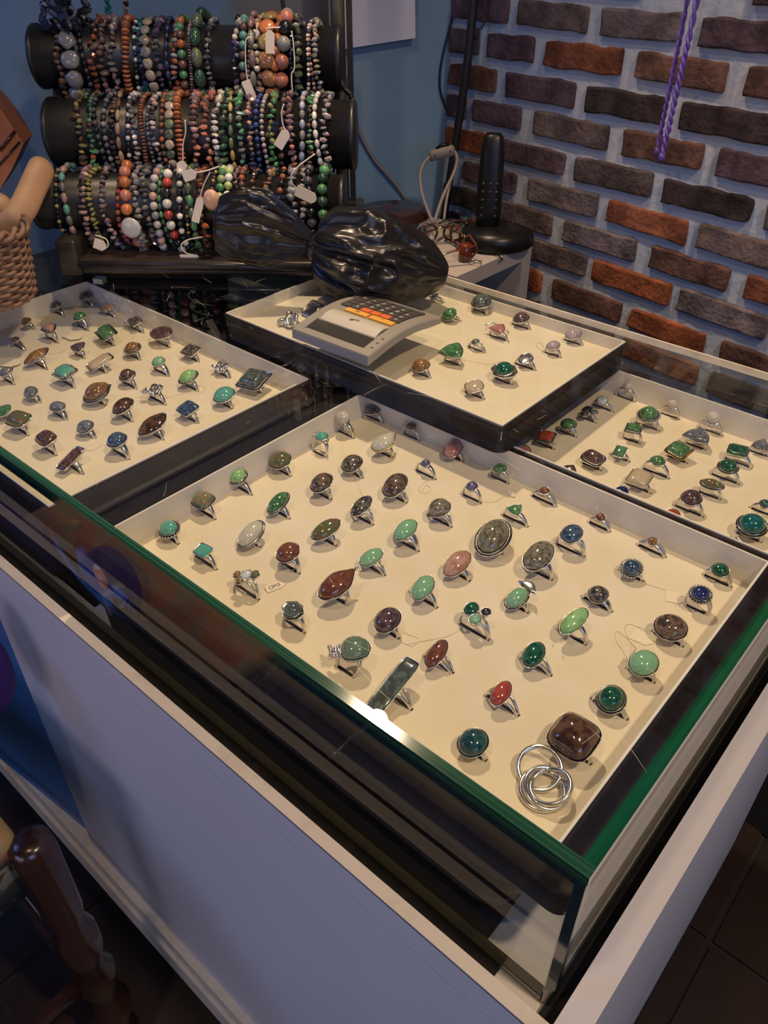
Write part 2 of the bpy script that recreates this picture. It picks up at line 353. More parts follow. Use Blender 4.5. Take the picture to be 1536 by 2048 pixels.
# ---------------------------------------------------------------- the display counter
GYF = 0.1755; XL, XR = -0.88, -0.0245; YF, YB = 0.155, 0.672; ZL = 0.59; ZF = 0.57      # lip height, case floor height
ct = empty('display_counter', (XR, YF, 0.03), 'white wooden shop counter carrying the glass ring showcase', 'counter')
def P(mb, name, m, par=ct):
    o = mb.build(name, m, par); o.matrix_parent_inverse = Matrix.Translation(par.location).inverted(); return o
m = MB(); xs = -0.597                        # corner where the main panel ends
m.box((xs, YF+0.002, 0.118), (XR, YF+0.016, 0.566)); P(m, 'front_panel', M['white_paint'])
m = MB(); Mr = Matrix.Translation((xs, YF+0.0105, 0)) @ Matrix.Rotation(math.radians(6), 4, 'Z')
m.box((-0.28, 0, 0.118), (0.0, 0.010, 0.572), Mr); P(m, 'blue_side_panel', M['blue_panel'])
m = MB(); m.box((XL, YF, 0.566), (XR, YF+0.007, ZL)); P(m, 'front_fascia', M['white_paint'])
m = MB(); m.box((XL, YF, ZL-0.001), (XR, YF+0.0075, ZL+0.0012)); P(m, 'edge_strip', M['cream_edge'])
m = MB(); m.box((XR-0.0145, YF+0.0075, 0.10), (XR, YB+0.02, ZL)); P(m, 'side_panel', M['white_paint'])
m = MB(); m.box((XL, YF+0.0075, 0.545), (XR-0.0145, YB, ZF)); P(m, 'case_floor', M['white_paint'])
m = MB(); m.box((XL, YF+0.0078, ZF), (-0.075, GYF, ZF+0.003)); m.box((XR-0.0240, YF+0.0135, ZF), (XR-0.0148, YB, ZF+0.004)); P(m, 'dust_gap', M['gap_dark'])  # dark strips along the gap between lip and glass
m = MB(); m.box((-0.462, GYF+0.0062, ZF), (-0.088, 0.46, ZF+0.0008)); m.box((XL, 0.4605, ZF), (-0.506, 0.654, ZF+0.0008)); P(m, 'felt_liner', M['dark_inside'])  # dark sheets added over the white case floor to keep it dark
m = MB(); m.box((XL, YF-0.006, 0.095), (XR+0.002, YF+0.03, 0.118)); m.box((XL, YF-0.010, 0.055), (XR+0.004, YF+0.03, 0.0935)); P(m, 'base_rail', M['cream_edge'])
m = MB(); m.box((XL, YF-0.002, 0.004), (XR, YB, 0.055)); P(m, 'plinth', M['dark_inside'])
m = MB(); m.box((XL, YB, 0.10), (XR, YB+0.02, ZL)); P(m, 'back_panel', M['white_paint'])


GX, GY, GB, GZ, GT = -0.0455, 0.176, 0.660, 0.695, 0.006
gc = empty('glass_showcase', (GX, GY, ZF), 'clear glass showcase with green edges standing in the white counter', 'showcase')
m = MB(); m.box((XL, GY+0.001, GZ-GT), (GX-0.001, GB-0.001, GZ))
r = random.Random(8)
for k in range(260):
    u = r.random(); x = -0.87 + 0.82*r.random(); y = 0.19 + 0.45*r.random()
    a = r.choice([0.15, -0.5, 0.9, 2.2, 1.3, 2.6]) + r.random()*0.5; ln = 0.004 + 0.035*r.random()**3; wd = 0.00010 + 0.00010*r.random(); cv = (r.random()-0.5)*0.3
    pts = [Vector((x + math.cos(a+cv*t)*ln*t, y + math.sin(a+cv*t)*ln*t, GZ+0.00015)) for t in (0, 0.5, 1)]
    if any(p.y > GB-0.005 or p.y < GY+0.005 or p.x > GX-0.004 for p in pts): continue
    n = Vector((-math.sin(a), math.cos(a), 0))*wd
    m.add([pts[0]-n, pts[0]+n, pts[1]+n, pts[1]-n, pts[2]+n*0.3, pts[2]-n*0.3], [(0,3,2,1),(3,5,4,2)], 1, smooth=False)
P(m, 'top_pane', [M['glass'], M['scratch']], gc)
m = MB(); m.box((XL, GY, ZF), (GX-0.006, GY+0.005, GZ-GT-0.0002)); P(m, 'front_pane', M['glass'], gc)
m = MB(); m.box((GX-0.005, GY, ZF), (GX, GB, GZ-GT-0.0002)); P(m, 'side_pane', M['glass'], gc)
m = MB(); m.box((XL, GB-0.005, ZF), (GX-0.006, GB, GZ-GT-0.0002)); P(m, 'rear_pane', M['glass'], gc)
m = MB(); m.box((XL, GY, GZ-GT), (GX, GY+0.0058, GZ+0.0001)); P(m, 'front_edge', M['green_edge'], gc)
m = MB(); m.box((GX-0.0064, GY+0.0058, GZ-GT), (GX, GB, GZ+0.0001)); P(m, 'side_edge', M['green_side'], gc)
m = MB(); m.box((XL, GB-0.0015, GZ-GT), (GX, GB, GZ+0.0001)); P(m, 'rear_edge', M['cream_edge'], gc)
m = MB(); m.box((XL, GY+0.0003, GZ-GT-0.0055), (GX-0.001, GY+0.0052, GZ-GT-0.0001)); P(m, 'glued_seam', M['dark_green_edge'], gc)  # dark green bar shaped as the top edge's reflection in the pane
m = MB(); m.box((GX-0.0052, GY-0.0002, ZF+0.003), (GX-0.0004, GY+0.0050, GZ-GT-0.0001)); P(m, 'corner_edge', M['dark_green_edge'], gc)
m = MB(); m.box((XL, GY-0.0003, ZF+0.003), (GX-0.006, GY+0.0052, ZF+0.0062)); P(m, 'bottom_edge', M['bottom_glint'], gc)  # olive bar colours in the reflection along the pane's bottom

m = MB(); m.box((XL-0.012, YF, 0.10), (XL-0.0005, YB, 0.690)); P(m, 'end_panel', M['dark_inside'])  # added dark sheet hiding the lit wall seen through the glass
# ---------------------------------------------------------------- ring trays
SL = {}
def tray(key, x0, x1, y0, y1, zr, fl, depth, fo, label, stack=0, hgt=0.028):
    t = empty('display_tray', ((x0+x1)/2, (y0+y1)/2, zr-hgt), label, 'tray', 'ring trays in the showcase')
    inv = Matrix.Translation(t.location).inverted()
    l_, r_, f_, b_ = fl
    m = MB()   # moulded frame: a flange ring with an outer skirt
    def rr(x0, x1, y0, y1, r, z, n=5):
        o = []
        for cx, cy, a0 in ((x1-r,y1-r,0),(x0+r,y1-r,90),(x0+r,y0+r,180),(x1-r,y0+r,270)):
            for k in range(n+1):
                a = math.radians(a0+90*k/n); o.append(Vector((cx+r*math.cos(a), cy+r*math.sin(a), z)))
        return o
    e = 0.0016
    L = [rr(x0-e, x1+e, y0-e, y1+e, 0.002, zr-0.001), rr(x0-min(l_,.006)*.6-e, x1+min(r_,.006)*.6+e, y0-min(f_,.006)*.6-e, y1+min(b_,.006)*.6+e, 0.004, zr-0.001),
         rr(x0-l_*.7, x1+r_*.7, y0-f_*.7, y1+b_*.7, 0.006, zr-0.006), rr(x0-l_*.93, x1+r_*.93, y0-f_*.93, y1+b_*.93, 0.009, zr-0.0055),
         rr(x0-l_, x1+r_, y0-f_, y1+b_, 0.010, zr-0.008), rr(x0-l_*.9, x1+r_*.9, y0-f_*.9, y1+b_*.9, 0.010, zr-hgt)]
    n = len(L[0]); vs = sum(L, []); fs = []
    for k in range(len(L)-1):
        for i in range(n): fs.append((k*n+i, (k+1)*n+i, (k+1)*n+(i+1) % n, k*n+(i+1) % n))
    fs.append(tuple(range((len(L)-1)*n, len(L)*n))); m.add(vs, fs, 0, smooth=True)
    o = m.build('tray_frame', M['tray_black'], t); o.matrix_parent_inverse = inv
    m = MB(); w_ = 0.0014; zf = zr - depth
    m.box((x0-w_, y0-w_, zf-0.002), (x0, y1+w_, zr)); m.box((x1, y0-w_, zf-0.002), (x1+w_, y1+w_, zr))
    m.box((x0, y0-w_, zf-0.002), (x1, y0, zr)); m.box((x0, y1, zf-0.002), (x1, y1+w_, zr))
    o = m.build('white_liner', M['liner'], t); o.matrix_parent_inverse = inv
    m = MB(); m.box((x0, y0, zr-hgt+0.002), (x1, y1, zf))
    for (cx, cy, L_) in SL.get(key, []):
        m.box((cx-L_, cy-0.0011, zf-0.0005), (cx+L_, cy+0.0011, zf+0.0002), mi=1)
    o = m.build('foam_pad', [M['foam'], M['slit']], t); o.matrix_parent_inverse = inv
    return t

# ---------------------------------------------------------------- rings: seen stone centre, seen right foot, width | outline, length:width | stone | style | label
RINGS = {
'B': '''338 1056 353 1085 36|oval .95|turq|f|oval turquoise in a broad ragged filigree bezel, nearest the left corner
407 1100 433 1139 30|rect .8|turq||small turquoise bar stone beside the left glass edge
407 999 430 1038 42|cush .9|opal|b|cushion stone of green with an orange cloud, by the left wall
476 952 511 994 40|oval 1.1|apple|b|tall apple-green dome with a thin flange, against the left wall
561 920 581 952 44|oval 1|moss||flat olive-brown oval beside the left wall
557 1004 579 1037 50|oval 1.7|green|b|slender green oval tilted on a silver saucer bezel
503 1067 513 1089 62|oval 1.6|white|bb|large milky white oval in a double stepped silver bezel
577 1104 599 1147 46|oval 1.1|rust|t|russet oval with a handwritten paper tag tied on
490 1150 517 1199 34|cluster 1|clear|s|four-stone cluster of blue, olive and orange faceted stones
677 1166 696 1211 72|tear 1.7|rust|sk|big brown-red teardrop with a silver bead at its tip
743 1114 772 1152 42|oval 1.5|mint|s|mint green tilted oval between the teardrop and the pink oval
586 1219 610 1266 34|oval 1|labra|o|dark green oval on an octagonal silver plate
710 1299 699 1348 62|heart 1.1|jade|k|big grey-green heart stone with a clump of silver beads
747 817 765 845 34|marq 1.1|dkgrey|t|grey-brown lens stone on a wide band in the far corner
688 840 707 876 27|pearl 1|pearl||white pearl on a tall plain shank by the left wall
644 873 650 914 24|round 1|turq|w|round turquoise beside a curling silver shell
770 883 781 914 48|tear 1.5|white|g|white glittery teardrop edged in gold
823 852 838 881 20|oval .9|rust|w|tiny dark garnet oval wrapped in silver swirls
705 927 725 956 42|oval 1.1|dkgrey|s|mottled grey-green oval with a sharp shine
644 965 659 998 45|oval 1.25|mottle|s|reddish-brown mottled oval left of centre at the back
791 970 812 1005 52|oval 1.4|mottle|s|large brown and olive mottled oval in the back half
724 1011 745 1049 43|oval 1.7|dkgrey|s|smoky grey tilted oval on an open shank
653 1058 669 1090 52|oval 1.7|moss||yellow, brown and green marbled egg stone
879 1016 903 1054 46|heart 1.2|grey|s|pale grey-green heart-shaped stone with open shank
812 1059 837 1102 46|oval 1.5|mint|t|pale mint oval on a broad tapering band, tray centre
852 926 870 958 18|round 1|violet||small round violet stone below the pink oval
908 895 925 922 43|oval 1.6|rose||glossy deep pink oval near the back wall
1001 936 1014 966 24|round 1|green||little round green stone on a thin wire shank
945 972 958 1004 23|round 1|violet||small round blue-violet stone with a tag string
1090 981 1113 1013 20|oval 1|rust|t|small pinkish-brown stone on a tapering band
1031 1019 1057 1054 30|tri 1|green||small leaf green triangle on a wire shank
987 1073 1004 1108 78|oval 1.4|grey|b|very large grey mottled oval with a shiny rim
915 1126 938 1161 54|oval 1.6|coral||salmon pink oval with a thin silver edge
1078 1111 1107 1162 60|oval 1.5|grey|t|large smoky olive oval on a solid tapered band
1144 1067 1168 1114 42|oval 1.2|blue|s|dark blue oval on a wide openwork band
1202 1034 1218 1062 20|round 1|rust|t|tiny brown stone on a pointed band by the back wall
1306 1082 1333 1115 21|round 1|amber|t|tiny round amber stone in a twisted band
1264 1134 1283 1161 42|round 1|blue|bf|round blue-white stone in a broad moulded bezel
1197 1188 1225 1224 40|oval 1|dkgrey|t|black and grey mottled oval on a solid band
1149 1241 1171 1289 48|oval 2.0|apple|k|long apple-green oval set diagonally with silver beads
1068 1308 1111 1356 46|oval 1.5|dkgreen|s|dark green oval crossed by a pale stripe
1035 1194 1050 1222 46|oval 1.5|mint|bl|bright green oval held by a silver leaf
949 1225 982 1283 36|cluster 1|dkgreen|sv|trio of dark green, pale green and black stones
847 1174 874 1215 48|oval 1.5|mint||flat pale green oval at the tray centre, left of the trio
776 1239 796 1276 53|oval 1.2|plum||purplish brown speckled oval with shiny facets
874 1306 911 1349 48|oval 2.0|rust|s|slim orange-brown oval standing diagonally
788 1368 829 1423 86|slab 3.4|labra|s|long dark green stone bar propped on a thin hoop
1003 1385 1042 1434 42|oval 1.7|red|s|small bright orange-red oval near the front
947 1484 964 1516 58|round 1.1|teal||big round teal-grey stone by the front glass edge
1149 1472 1182 1528 88|cush 1.0|tiger||largest brown cushion stone with golden gloss
1223 1396 1255 1439 60|round 1.1|dkgreen|b|big round deep green stone near the right wall
1441 1139 1460 1173 34|round 1|dkgreen|s|small round emerald-coloured stone in the right corner
1402 1186 1413 1229 36|round 1|lapis|fs|deep blue stone on an ornate openwork silver band
1342 1254 1364 1292 63|round .95|mottle||round patchwork brown and pink stone
1288 1325 1307 1364 56|round 1.1|mint|k|flat round pale turquoise-green stone''',
'A': '''172 592 187 612 26|oval 1|plum||shadowed dark oval nearest the back corner
112 610 129 633 22|oval 1|brown||shadowed brown stone by the back wall
215 614 236 638 24|rect 1|coral||shaded red square stone by the back wall
54 642 66 656 20|oval .9|rust||dark red stone low in the shade at the back left
160 633 178 662 24|oval 1|green||green stone over a tan base in the shade
271 642 287 666 28|kite .8|dkgrey|k|silver flower with one dark bead
212 663 228 691 40|rect .7|green|b|green rectangle in a flat silver frame
98 655 117 686 34|tri .8|coral|b|pale pink triangle in the shade
323 665 340 695 44|marq .8|plum||purplish pointed oval by the right wall
32 679 54 703 16|oval 1|brown||narrow brown stone at the left, partly shaded
73 710 99 742 54|marq 1.6|amber|b|long brown double-domed stone with a pointed tail
157 694 168 716 30|tri 1|plum||mauve triangle standing on its point
265 695 281 720 28|round 1|amber|f|small round brown stone in a lacy bezel
200 722 209 744 48|rect 1.8|cream|b|long cream bar stone
129 741 150 776 34|rect .8|turq|f|turquoise rectangle with beaded edge
382 700 398 724 32|rect .9|dkgrey||black and white striped rectangle by the right wall
318 723 341 754 26|round 1|mint|t|small pale green stone on a pinched band
255 750 273 778 34|round 1|brown|bb|round brown stone between two silver rims
442 731 462 757 30|knot 1|pearl|t|plain silver knot on a broad band by the right wall
377 753 398 783 40|oval 1.3|apple|b|glossy apple-green oval with a tag string
508 757 521 786 66|kite 1.0|labra|b|wide kite-shaped silver mount with dark dome
449 790 462 816 42|oval 1.1|turq||large smooth turquoise egg at the right corner
310 777 334 811 32|knot 1|pearl|k|small silver seashell
196 784 206 808 60|tear 1.2|amber|b|large clear brown dome in a pointed wire frame
13 743 28 769 28|oval 1.2|moon||grey oval cut by the left picture edge
63 784 80 805 30|oval .7|moon|t|narrow grey-blue stone, upper of two at the left
116 813 134 840 30|oval .7|moon|t|narrow grey-blue stone, lower of two at the left
247 812 265 843 44|oval 1.3|tiger||shiny dark brown oval with a golden highlight
376 816 398 847 36|rect .9|blue|s|dark blue rectangle near the right corner
306 848 328 880 62|marq 1.5|tiger||large dark brown pointed bar stone
7 821 22 842 36|marq 1|green||dark green stone cut by the left picture edge
38 838 57 871 44|cush .8|moss||knobbly green and brown striped stone
172 853 191 876 34|round .9|moon|t|round grey-blue stone on a thick band
93 876 113 911 38|cush .8|brown||brown block-shaped stone by the front glass edge
235 880 259 919 40|oval 1|blue|t|steel-blue oval on a wide ribbed band
142 916 172 952 56|slab 2.4|brown||long brown tapering bar nearest the front corner''',
'C': '''963 604 975 628 38|round 1|labra|tt|huge round grey-black stone on a heavy coiled band
901 627 915 640 27|round 1|green||round dark green stone behind the calculator
1043 636 1062 660 30|oval 1.1|plum||shiny dark plum dome by the back wall
870 590 882 603 16|knot 1|pearl||small silver shank peeping out beside the bag
997 657 1017 683 30|tri .9|rose|w|small pinkish pointed stone in the middle
952 683 970 705 15|round 1|moon|s|tiny round grey-blue stone on a thin open shank
1148 668 1165 691 30|oval 1.1|lilac||lilac stone nearest the right corner
1107 691 1118 714 25|oval 1.1|lilac||lilac stone with a tag string
1052 714 1071 741 32|marq 1.2|pearl|n|silver wave-shaped top without a stone
906 702 918 731 46|tri 1.0|green||rough scalloped green fan-shaped stone
1009 739 1023 769 36|round 1|dkgreen|ot|dark green stone on a hexagonal silver plate
949 772 968 798 38|marq 1|cream||cream and brown pointed stone nearest the front corner
843 731 861 756 34|round 1|amber||shaded brown dome in the calculator's shadow
581 636 596 648 34|knot 1|pearl|k|crumpled silver mesh left of the calculator
625 615 645 627 38|rect 1.0|pearl|nt|flat silver band lying beside the bag''',
'D': '''1255 773 1268 803 15|pearl 1|pearl|s|small pearl in the shaded back corner
1205 800 1230 825 22|oval 1|clear||sky-blue glassy stone in the shade
1177 822 1190 845 28|cluster 1|black||dark clustered stone in the shade
1138 848 1149 873 30|oval .9|green||green oval in the shade
1093 871 1106 898 38|kite .9|red|b|flat dark red stone in the shade
1048 902 1062 918 30|marq 1|rose||mauve stone in the shaded left corner
1345 810 1353 837 18|pearl 1|pearl||small white pearl by the back wall
1426 839 1443 871 25|pearl 1|pearl|f|larger pearl in a ruffled cup by the back wall
1298 828 1318 862 42|oval 1|green|bf|large green oval on an ornate silver base
1268 855 1280 888 36|kite .9|green|b|green diamond beside the large green oval
1396 871 1409 899 48|tri .9|iridium||big grey iridescent triangle
1241 902 1252 920 28|kite 1.1|green||green leaf-shaped stone lying flat
1359 898 1373 926 44|rect 1|green|gb|green square in a bright gold-edged frame
1187 914 1197 939 44|cush .8|brown|b|domed brown and silver cushion
1316 921 1338 957 28|oval .9|green||small green oval on a tall wire shank
1524 890 1532 912 34|tri 1|iridium||iridescent blue stone at the right picture edge
1477 900 1511 939 38|rect .8|dkgreen|t|dark green stone on a wide curved band
1457 932 1476 968 42|oval .9|dkgreen|b|dark green oval with silver shoulders
1141 938 1155 959 30|tri .7|brown||small brown fan-shaped stone
1280 955 1300 986 42|rect 1|cream||pale cream rectangle
1425 967 1439 999 46|oval .6|moss|b|long narrow olive-green stone
1242 985 1256 1006 30|oval 1.2|lapis||dark blue-violet oval by the front wall
1384 995 1404 1033 40|round 1|plum||round plum-brown stone on a tall shank
1345 1030 1356 1046 31|round 1|red||flat orange-red disc by the front wall
1531 1007 1538 1030 22|oval 1|teal||dark teal stone at the right picture edge
1505 1049 1521 1084 62|oval 1|chrys|tb|largest turquoise-green stone on a heavy silver band
1469 1081 1483 1100 26|knot 1|pearl|k|tangled little silver ring with a pin'''}
TRAYNAME = {'B': 'front tray', 'A': 'left tray', 'C': 'rear tray', 'D': 'right tray'}
ZFOAM = {'B': 0.66-0.024, 'A': 0.66-0.022, 'C': 0.6875-0.0115, 'D': 0.66-0.024}

def outline(kind, a, b, n=36):               # half width a along x, half length b along y
    o = []
    for k in range(n):
        t = 2*PI*k/n; c, s = math.cos(t), math.sin(t)
        if kind in ('cush', 'rect', 'slab'):
            p = 3.6 if kind == 'cush' else 7.0; q = (abs(c)**p + abs(s)**p)**(-1/p); x, y = q*c, q*s
        elif kind == 'oct':
            p = 8; q1 = 1/max(abs(c), abs(s), (abs(c)+abs(s))/1.38); x, y = q1*c, q1*s
        elif kind == 'kite':
            q = 1/((abs(c)**12 + abs(s)**12)**(1/12)); x, y = q*c*0.86, q*s*0.86
        elif kind == 'marq':
            x = c*(1-0.30*s*s)*1.0; y = s*(0.86+0.14*s*s); x = math.copysign(abs(c)**1.25, c)
        elif kind == 'tear':
            x = c*(1 - 0.42*max(0, s)**1.3*1.0) * (1 - 0.25*max(0,s)**6); y = s
            if s > 0: x *= (1-s**3*0.55)
        elif kind == 'tri':
            ph = (t - PI/2 + PI/3) % (2*PI/3) - PI/3; q = 0.30 + 0.72*0.5/math.cos(ph) if False else 0.34 + 0.40/math.cos(PI/3 - abs(ph)); q = 0.42 + 0.66*(0.5/math.cos(PI/3 - abs(ph)))*1.0; x, y = q*c*1.15, q*s*1.05
        elif kind == 'heart':
            x = c*(1-0.10*s); y = s*0.92 + 0.10*abs(c)
            if s < -0.2: x *= 1 - 0.35*(-s-0.2)
        else: x, y = c, s
        o.append((x*a, y*b))
    return o
def dome(mb, ol, z0, h, mi=0, top=(0, 0), flat=0.0):
    n = len(ol); vs = []; fs = []; K = 6
    for k in range(K):
        t = k/K; q = math.cos(t*PI/2)
        if flat: q = 1 - (1-flat)*0 - t*0.35 if t < 0.5 else (1 - t)/(0.5)*0.825
        z = z0 + h*math.sin(t*PI/2)
        vs += [Vector((top[0]*t + x*q, top[1]*t + y*q, z)) for x, y in ol]
    vs.append(Vector((top[0], top[1], z0+h)))
    for k in range(K-1):
        for i in range(n): fs.append((k*n+i, k*n+(i+1) % n, (k+1)*n+(i+1) % n, (k+1)*n+i))
    for i in range(n): fs.append(((K-1)*n+i, (K-1)*n+(i+1) % n, K*n))
    fs.append(tuple(range(n-1, -1, -1)))
    mb.add(vs, fs, mi)
def wall(mb, ol, z0, z1, o0, o1, lip=0.0003, mi=0):
    n = len(ol); L = []
    def off(d):
        r = []
        for i in range(n):
            x0, y0 = ol[i-1]; x1, y1 = ol[(i+1) % n]; tx, ty = x1-x0, y1-y0; l = math.hypot(tx, ty) or 1
            r.append((ol[i][0] + ty/l*d, ol[i][1] - tx/l*d))
        return r
    for d, z in ((o0, z0), (o1, z1-lip), (o1-lip*0.4, z1), (0.0, z1), (-0.0001, z1-0.0006)):
        L.append([Vector((x, y, z)) for x, y in off(d)])
    vs = sum(L, []); fs = [tuple(range(n-1, -1, -1))]
    for k in range(len(L)-1):
        for i in range(n): fs.append((k*n+i, k*n+(i+1) % n, (k+1)*n+(i+1) % n, (k+1)*n+i))
    fs.append(tuple(range((len(L)-1)*n, len(L)*n)))
    mb.add(vs, fs, mi)

def proj(P):
    c = RM.transposed() @ (P - Vector((0, 0, ZC))); return (768 + F*c.x/-c.z, 1024 - F*c.y/-c.z)
RR = random.Random(21)
def make_ring(key, i, line):
    nums, shp, stone, style, text = line.split('|')
    sx, sy, fx, fy, wpx = map(float, nums.split()); kind, asp = shp.split(); asp = float(asp)
    zf = ZFOAM[key]; Fp = atz(fx, fy, zf); d = ray(sx, sy)
    t = Fp.y / d.y; hs = ZC + d.z*t - zf
    hs = min(max(hs, 0.0088), 0.0150 if key != 'C' else 0.0118)
    S = atz(sx, sy, zf + hs); R_ = min(max(Fp.x - S.x, 0.0072), 0.0112)
    cx = S.x + (0.0 if Fp.x - S.x > 0.005 else 0.0); dy = S.y - Fp.y
    cx = (S.x*0.6 + (Fp.x - R_)*0.4)
    tilt = math.atan2(dy, hs) if abs(dy) < 0.010 else math.copysign(0.65, dy)
    base = Vector((cx, Fp.y, zf)); off = S - base
    J = F / (S - Vector((0, 0, ZC))).dot(Vector((-RM[0][2], -RM[1][2], -RM[2][2])))
    ux = abs(proj(S+Vector((.001,0,0)))[0]-proj(S)[0])*1000; uy = abs(proj(S+Vector((0,.001,0)))[0]-proj(S)[0])*1000
    a = (wpx*1.07/2) / math.sqrt(ux*ux + asp*asp*uy*uy); b = a*asp
    t_ = empty('gemstone_ring', base, 'silver ring, %s, in the %s' % (text, TRAYNAME[key]), 'ring', 'rings in the %s' % TRAYNAME[key], rotz=0)
    t_['label'] = 'silver ring, ' + TRAYNAME[key] + ', ' + text
    mt = M['gold'] if 'g' in style else M['silver']; dm = M['dull_silver']
    gem = M['st_' + stone]
    zt = hs - 0.0012                          # top of the shank
    rad = max(R_, 0.0085); zc = zt - rad
    # shank: a swept band in the xz plane, sheared towards the stone
    wt = 0.0062 if 't' in style else 0.0042; wb = 0.0036 if 't' in style else 0.0024
    if 'tt' in style: wt, wb = 0.0085, 0.006
    def sh(p): k = max(0.0, p[2])/hs; return Vector((p[0] + off.x*k, p[1] + off.y*k, p[2]))
    mb = MB(); n = 40
    strands = (-1, 1) if 's' in style else (0,)
    for sgn in strands:
        vs = []
        for q in range(n):
            th = 2*PI*q/n; up = max(0.0, math.sin(th)); c, s = math.cos(th), math.sin(th)
            wy = wb + (wt-wb)*up**1.5; yo = sgn*(0.0005 + 0.0024*up**1.6)
            if sgn: wy = wb*0.66
            for (du, dv) in ((-1,-1),(-1,1),(0.2,1.0),(1,0.45),(1,-0.45),(0.2,-1.0)):
                r_ = rad + du*0.0008; vs.append(sh((r_*c, yo + dv*wy/2, zc + r_*s)))
        fs = []
        for q in range(n):
            for k in range(6): fs.append((q*6+k, q*6+(k+1) % 6, ((q+1) % n)*6+(k+1) % 6, ((q+1) % n)*6+k))
        mb.add(vs, fs)
    if 'tt' in style:
        for yy in (-0.004, 0.0, 0.004): mb.tube([sh(((rad+0.0008)*math.cos(2*PI*q/30), yy, zc+(rad+0.0008)*math.sin(2*PI*q/30))) for q in range(31)], 0.0007, 6)
    mb.build('shank', mt, t_)
    SL.setdefault(key, []).append((base.x, base.y, math.sqrt(max(rad*rad - zc*zc, 1e-6)) + 0.0012))
    hd = Matrix.Translation(off + Vector((0, 0, -0.0022))) @ Matrix.Rotation(-tilt*0.45 + 0.26, 4, 'X') @ Matrix.Rotation((RR.random()-0.5)*0.5, 4, 'Z')
    def put(mb, name, m, par=t_):
        mb.v = [tuple(hd @ Vector(v)) for v in mb.v]; return mb.build(name, m, par)
    if kind == 'pearl':
        mb = MB(); mb.lathe([(0.0012, -0.0005), (a*0.8, 0.0006), (a*0.85, 0.0012)], n=20); put(mb, 'bezel', mt)
        if 'f' in style:
            mb = MB()
            for q in range(10): mb.blob(ICO1, TRS((a*0.95*math.cos(q*PI/5), a*0.95*math.sin(q*PI/5), 0.001), sc=(a*.25,)*3))
            put(mb, 'ruffle', mt)
        mb = MB(); mb.blob(ICO3, TRS((0, 0, a*0.8+0.0006), sc=(a, a, a*0.9))); put(mb, 'pearl', gem); return t_
    if kind == 'knot':
        mb = MB()
        pts = [Vector((a*(0.75*math.cos(q*2*PI/60*2)+0.25*math.cos(q*2*PI/60*5)), a*(0.75*math.sin(q*2*PI/60*3)), 0.0014+0.0012*math.sin(q*2*PI/60*5))) for q in range(61)]
        mb.tube(pts, a*0.16, 7); put(mb, 'silver_knot', mt)
        mb = MB(); mb.blob(ICO2, TRS((0, 0, 0.0004), sc=(a*0.7, a*0.6, 0.0012))); put(mb, 'bezel', dm)
    elif kind == 'cluster':
        g = [('st_'+stone, 0, .1, .52), ('st_moss', .55, .55, .42), ('st_amber', -.6, -.25, .36), ('st_amber', .05, -.55, .38)]
        if 'v' in style: g = [('st_dkgreen', -.35, .3, .62), ('st_mint', .25, -.45, .5), ('st_black', .75, .35, .42)]
        if stone == 'black': g = [('st_black', -.3, .2, .5), ('st_moon', .45, .3, .38), ('st_plum', 0, -.5, .42)]
        for q, (mm, x, y, rr_) in enumerate(g):
            x *= a*1.5; y *= a*1.5; rr_ *= a*1.25; ol = [(x+u, y+v) for u, v in outline('oval', rr_, rr_*(1.25 if q == 0 else 1), 20)]
            zz_ = 0.0008*q*(1 if stone != 'clear' else .6)
            mb = MB(); wall(mb, ol, -0.0004+zz_, 0.0012+zz_, 0.0, 0.0004); put(mb, 'bezel', mt)
            mb = MB(); dome(mb, [(x+(u-x)*.93, y+(v-y)*.93) for u, v in ol], 0.001+zz_, rr_*0.6, top=(x, y) if False else (0, 0))
            # dome centred on its own bezel
            mb = MB(); dome(mb, outline('oval', rr_*.93, rr_*.93*(1.25 if q == 0 else 1), 20), 0.001+zz_, rr_*0.6); mb.v = [(v[0]+x, v[1]+y, v[2]) for v in mb.v]
            put(mb, 'stone', M[mm])
    else:
        k2 = kind; ol = outline(k2, a, b); dh = min(a, b)*(0.72 if kind in ('oval','round','heart','tear','cush') else 0.38)
        if kind == 'slab': dh = 0.0014
        bh = 0.0026
        if 'b' in style:
            e = a*0.16; ol_in = outline(k2, a-e, b-e)
            mb = MB(); wall(mb, ol, 0.0006, 0.0016, -0.0004, 0.0, 0.0005)
            if 'bb' in style: wall(mb, outline(k2, a-e*0.5, b-e*0.5), 0.0012, 0.0026, 0, 0.0002)
            put(mb, 'bezel_flange', dm if 'f' in style else mt); ol = ol_in
        if 'o' in style:
            oo = outline('oct', a*1.42, b*1.15); mb = MB(); wall(mb, oo, -0.0006, 0.0018, -0.0004, 0.0, 0.0006); put(mb, 'octagon_plate', mt)
            bh = 0.0030
        if 'n' in style:
            mb = MB(); dome(mb, ol, 0.0002, 0.0022); put(mb, 'silver_top', mt)
            mb = MB(); mb.tube([Vector((x*0.72, y*0.72, 0.0022)) for x, y in ol[:len(ol)//2+6]], 0.0005, 6); put(mb, 'wave_ridge', mt); return t_
        mb = MB(); wall(mb, ol, -0.0002, bh, -0.0008, 0.00035); put(mb, 'bezel', mt)
        if 'f' in style:
            mb = MB(); q = 22; A2, B2 = a*1.02, b*1.02
            if not 'b' in style:
                A2, B2 = a*1.22, b*1.22; wall(mb, outline(k2, A2, B2), 0.0, 0.0011, 0, 0.0, 0.0004)
            for k in range(q): mb.blob(ICO1, TRS((A2*math.cos(2*PI*k/q), B2*math.sin(2*PI*k/q), 0.0014), sc=(a*0.12,)*3))
            put(mb, 'beaded_rim', dm)
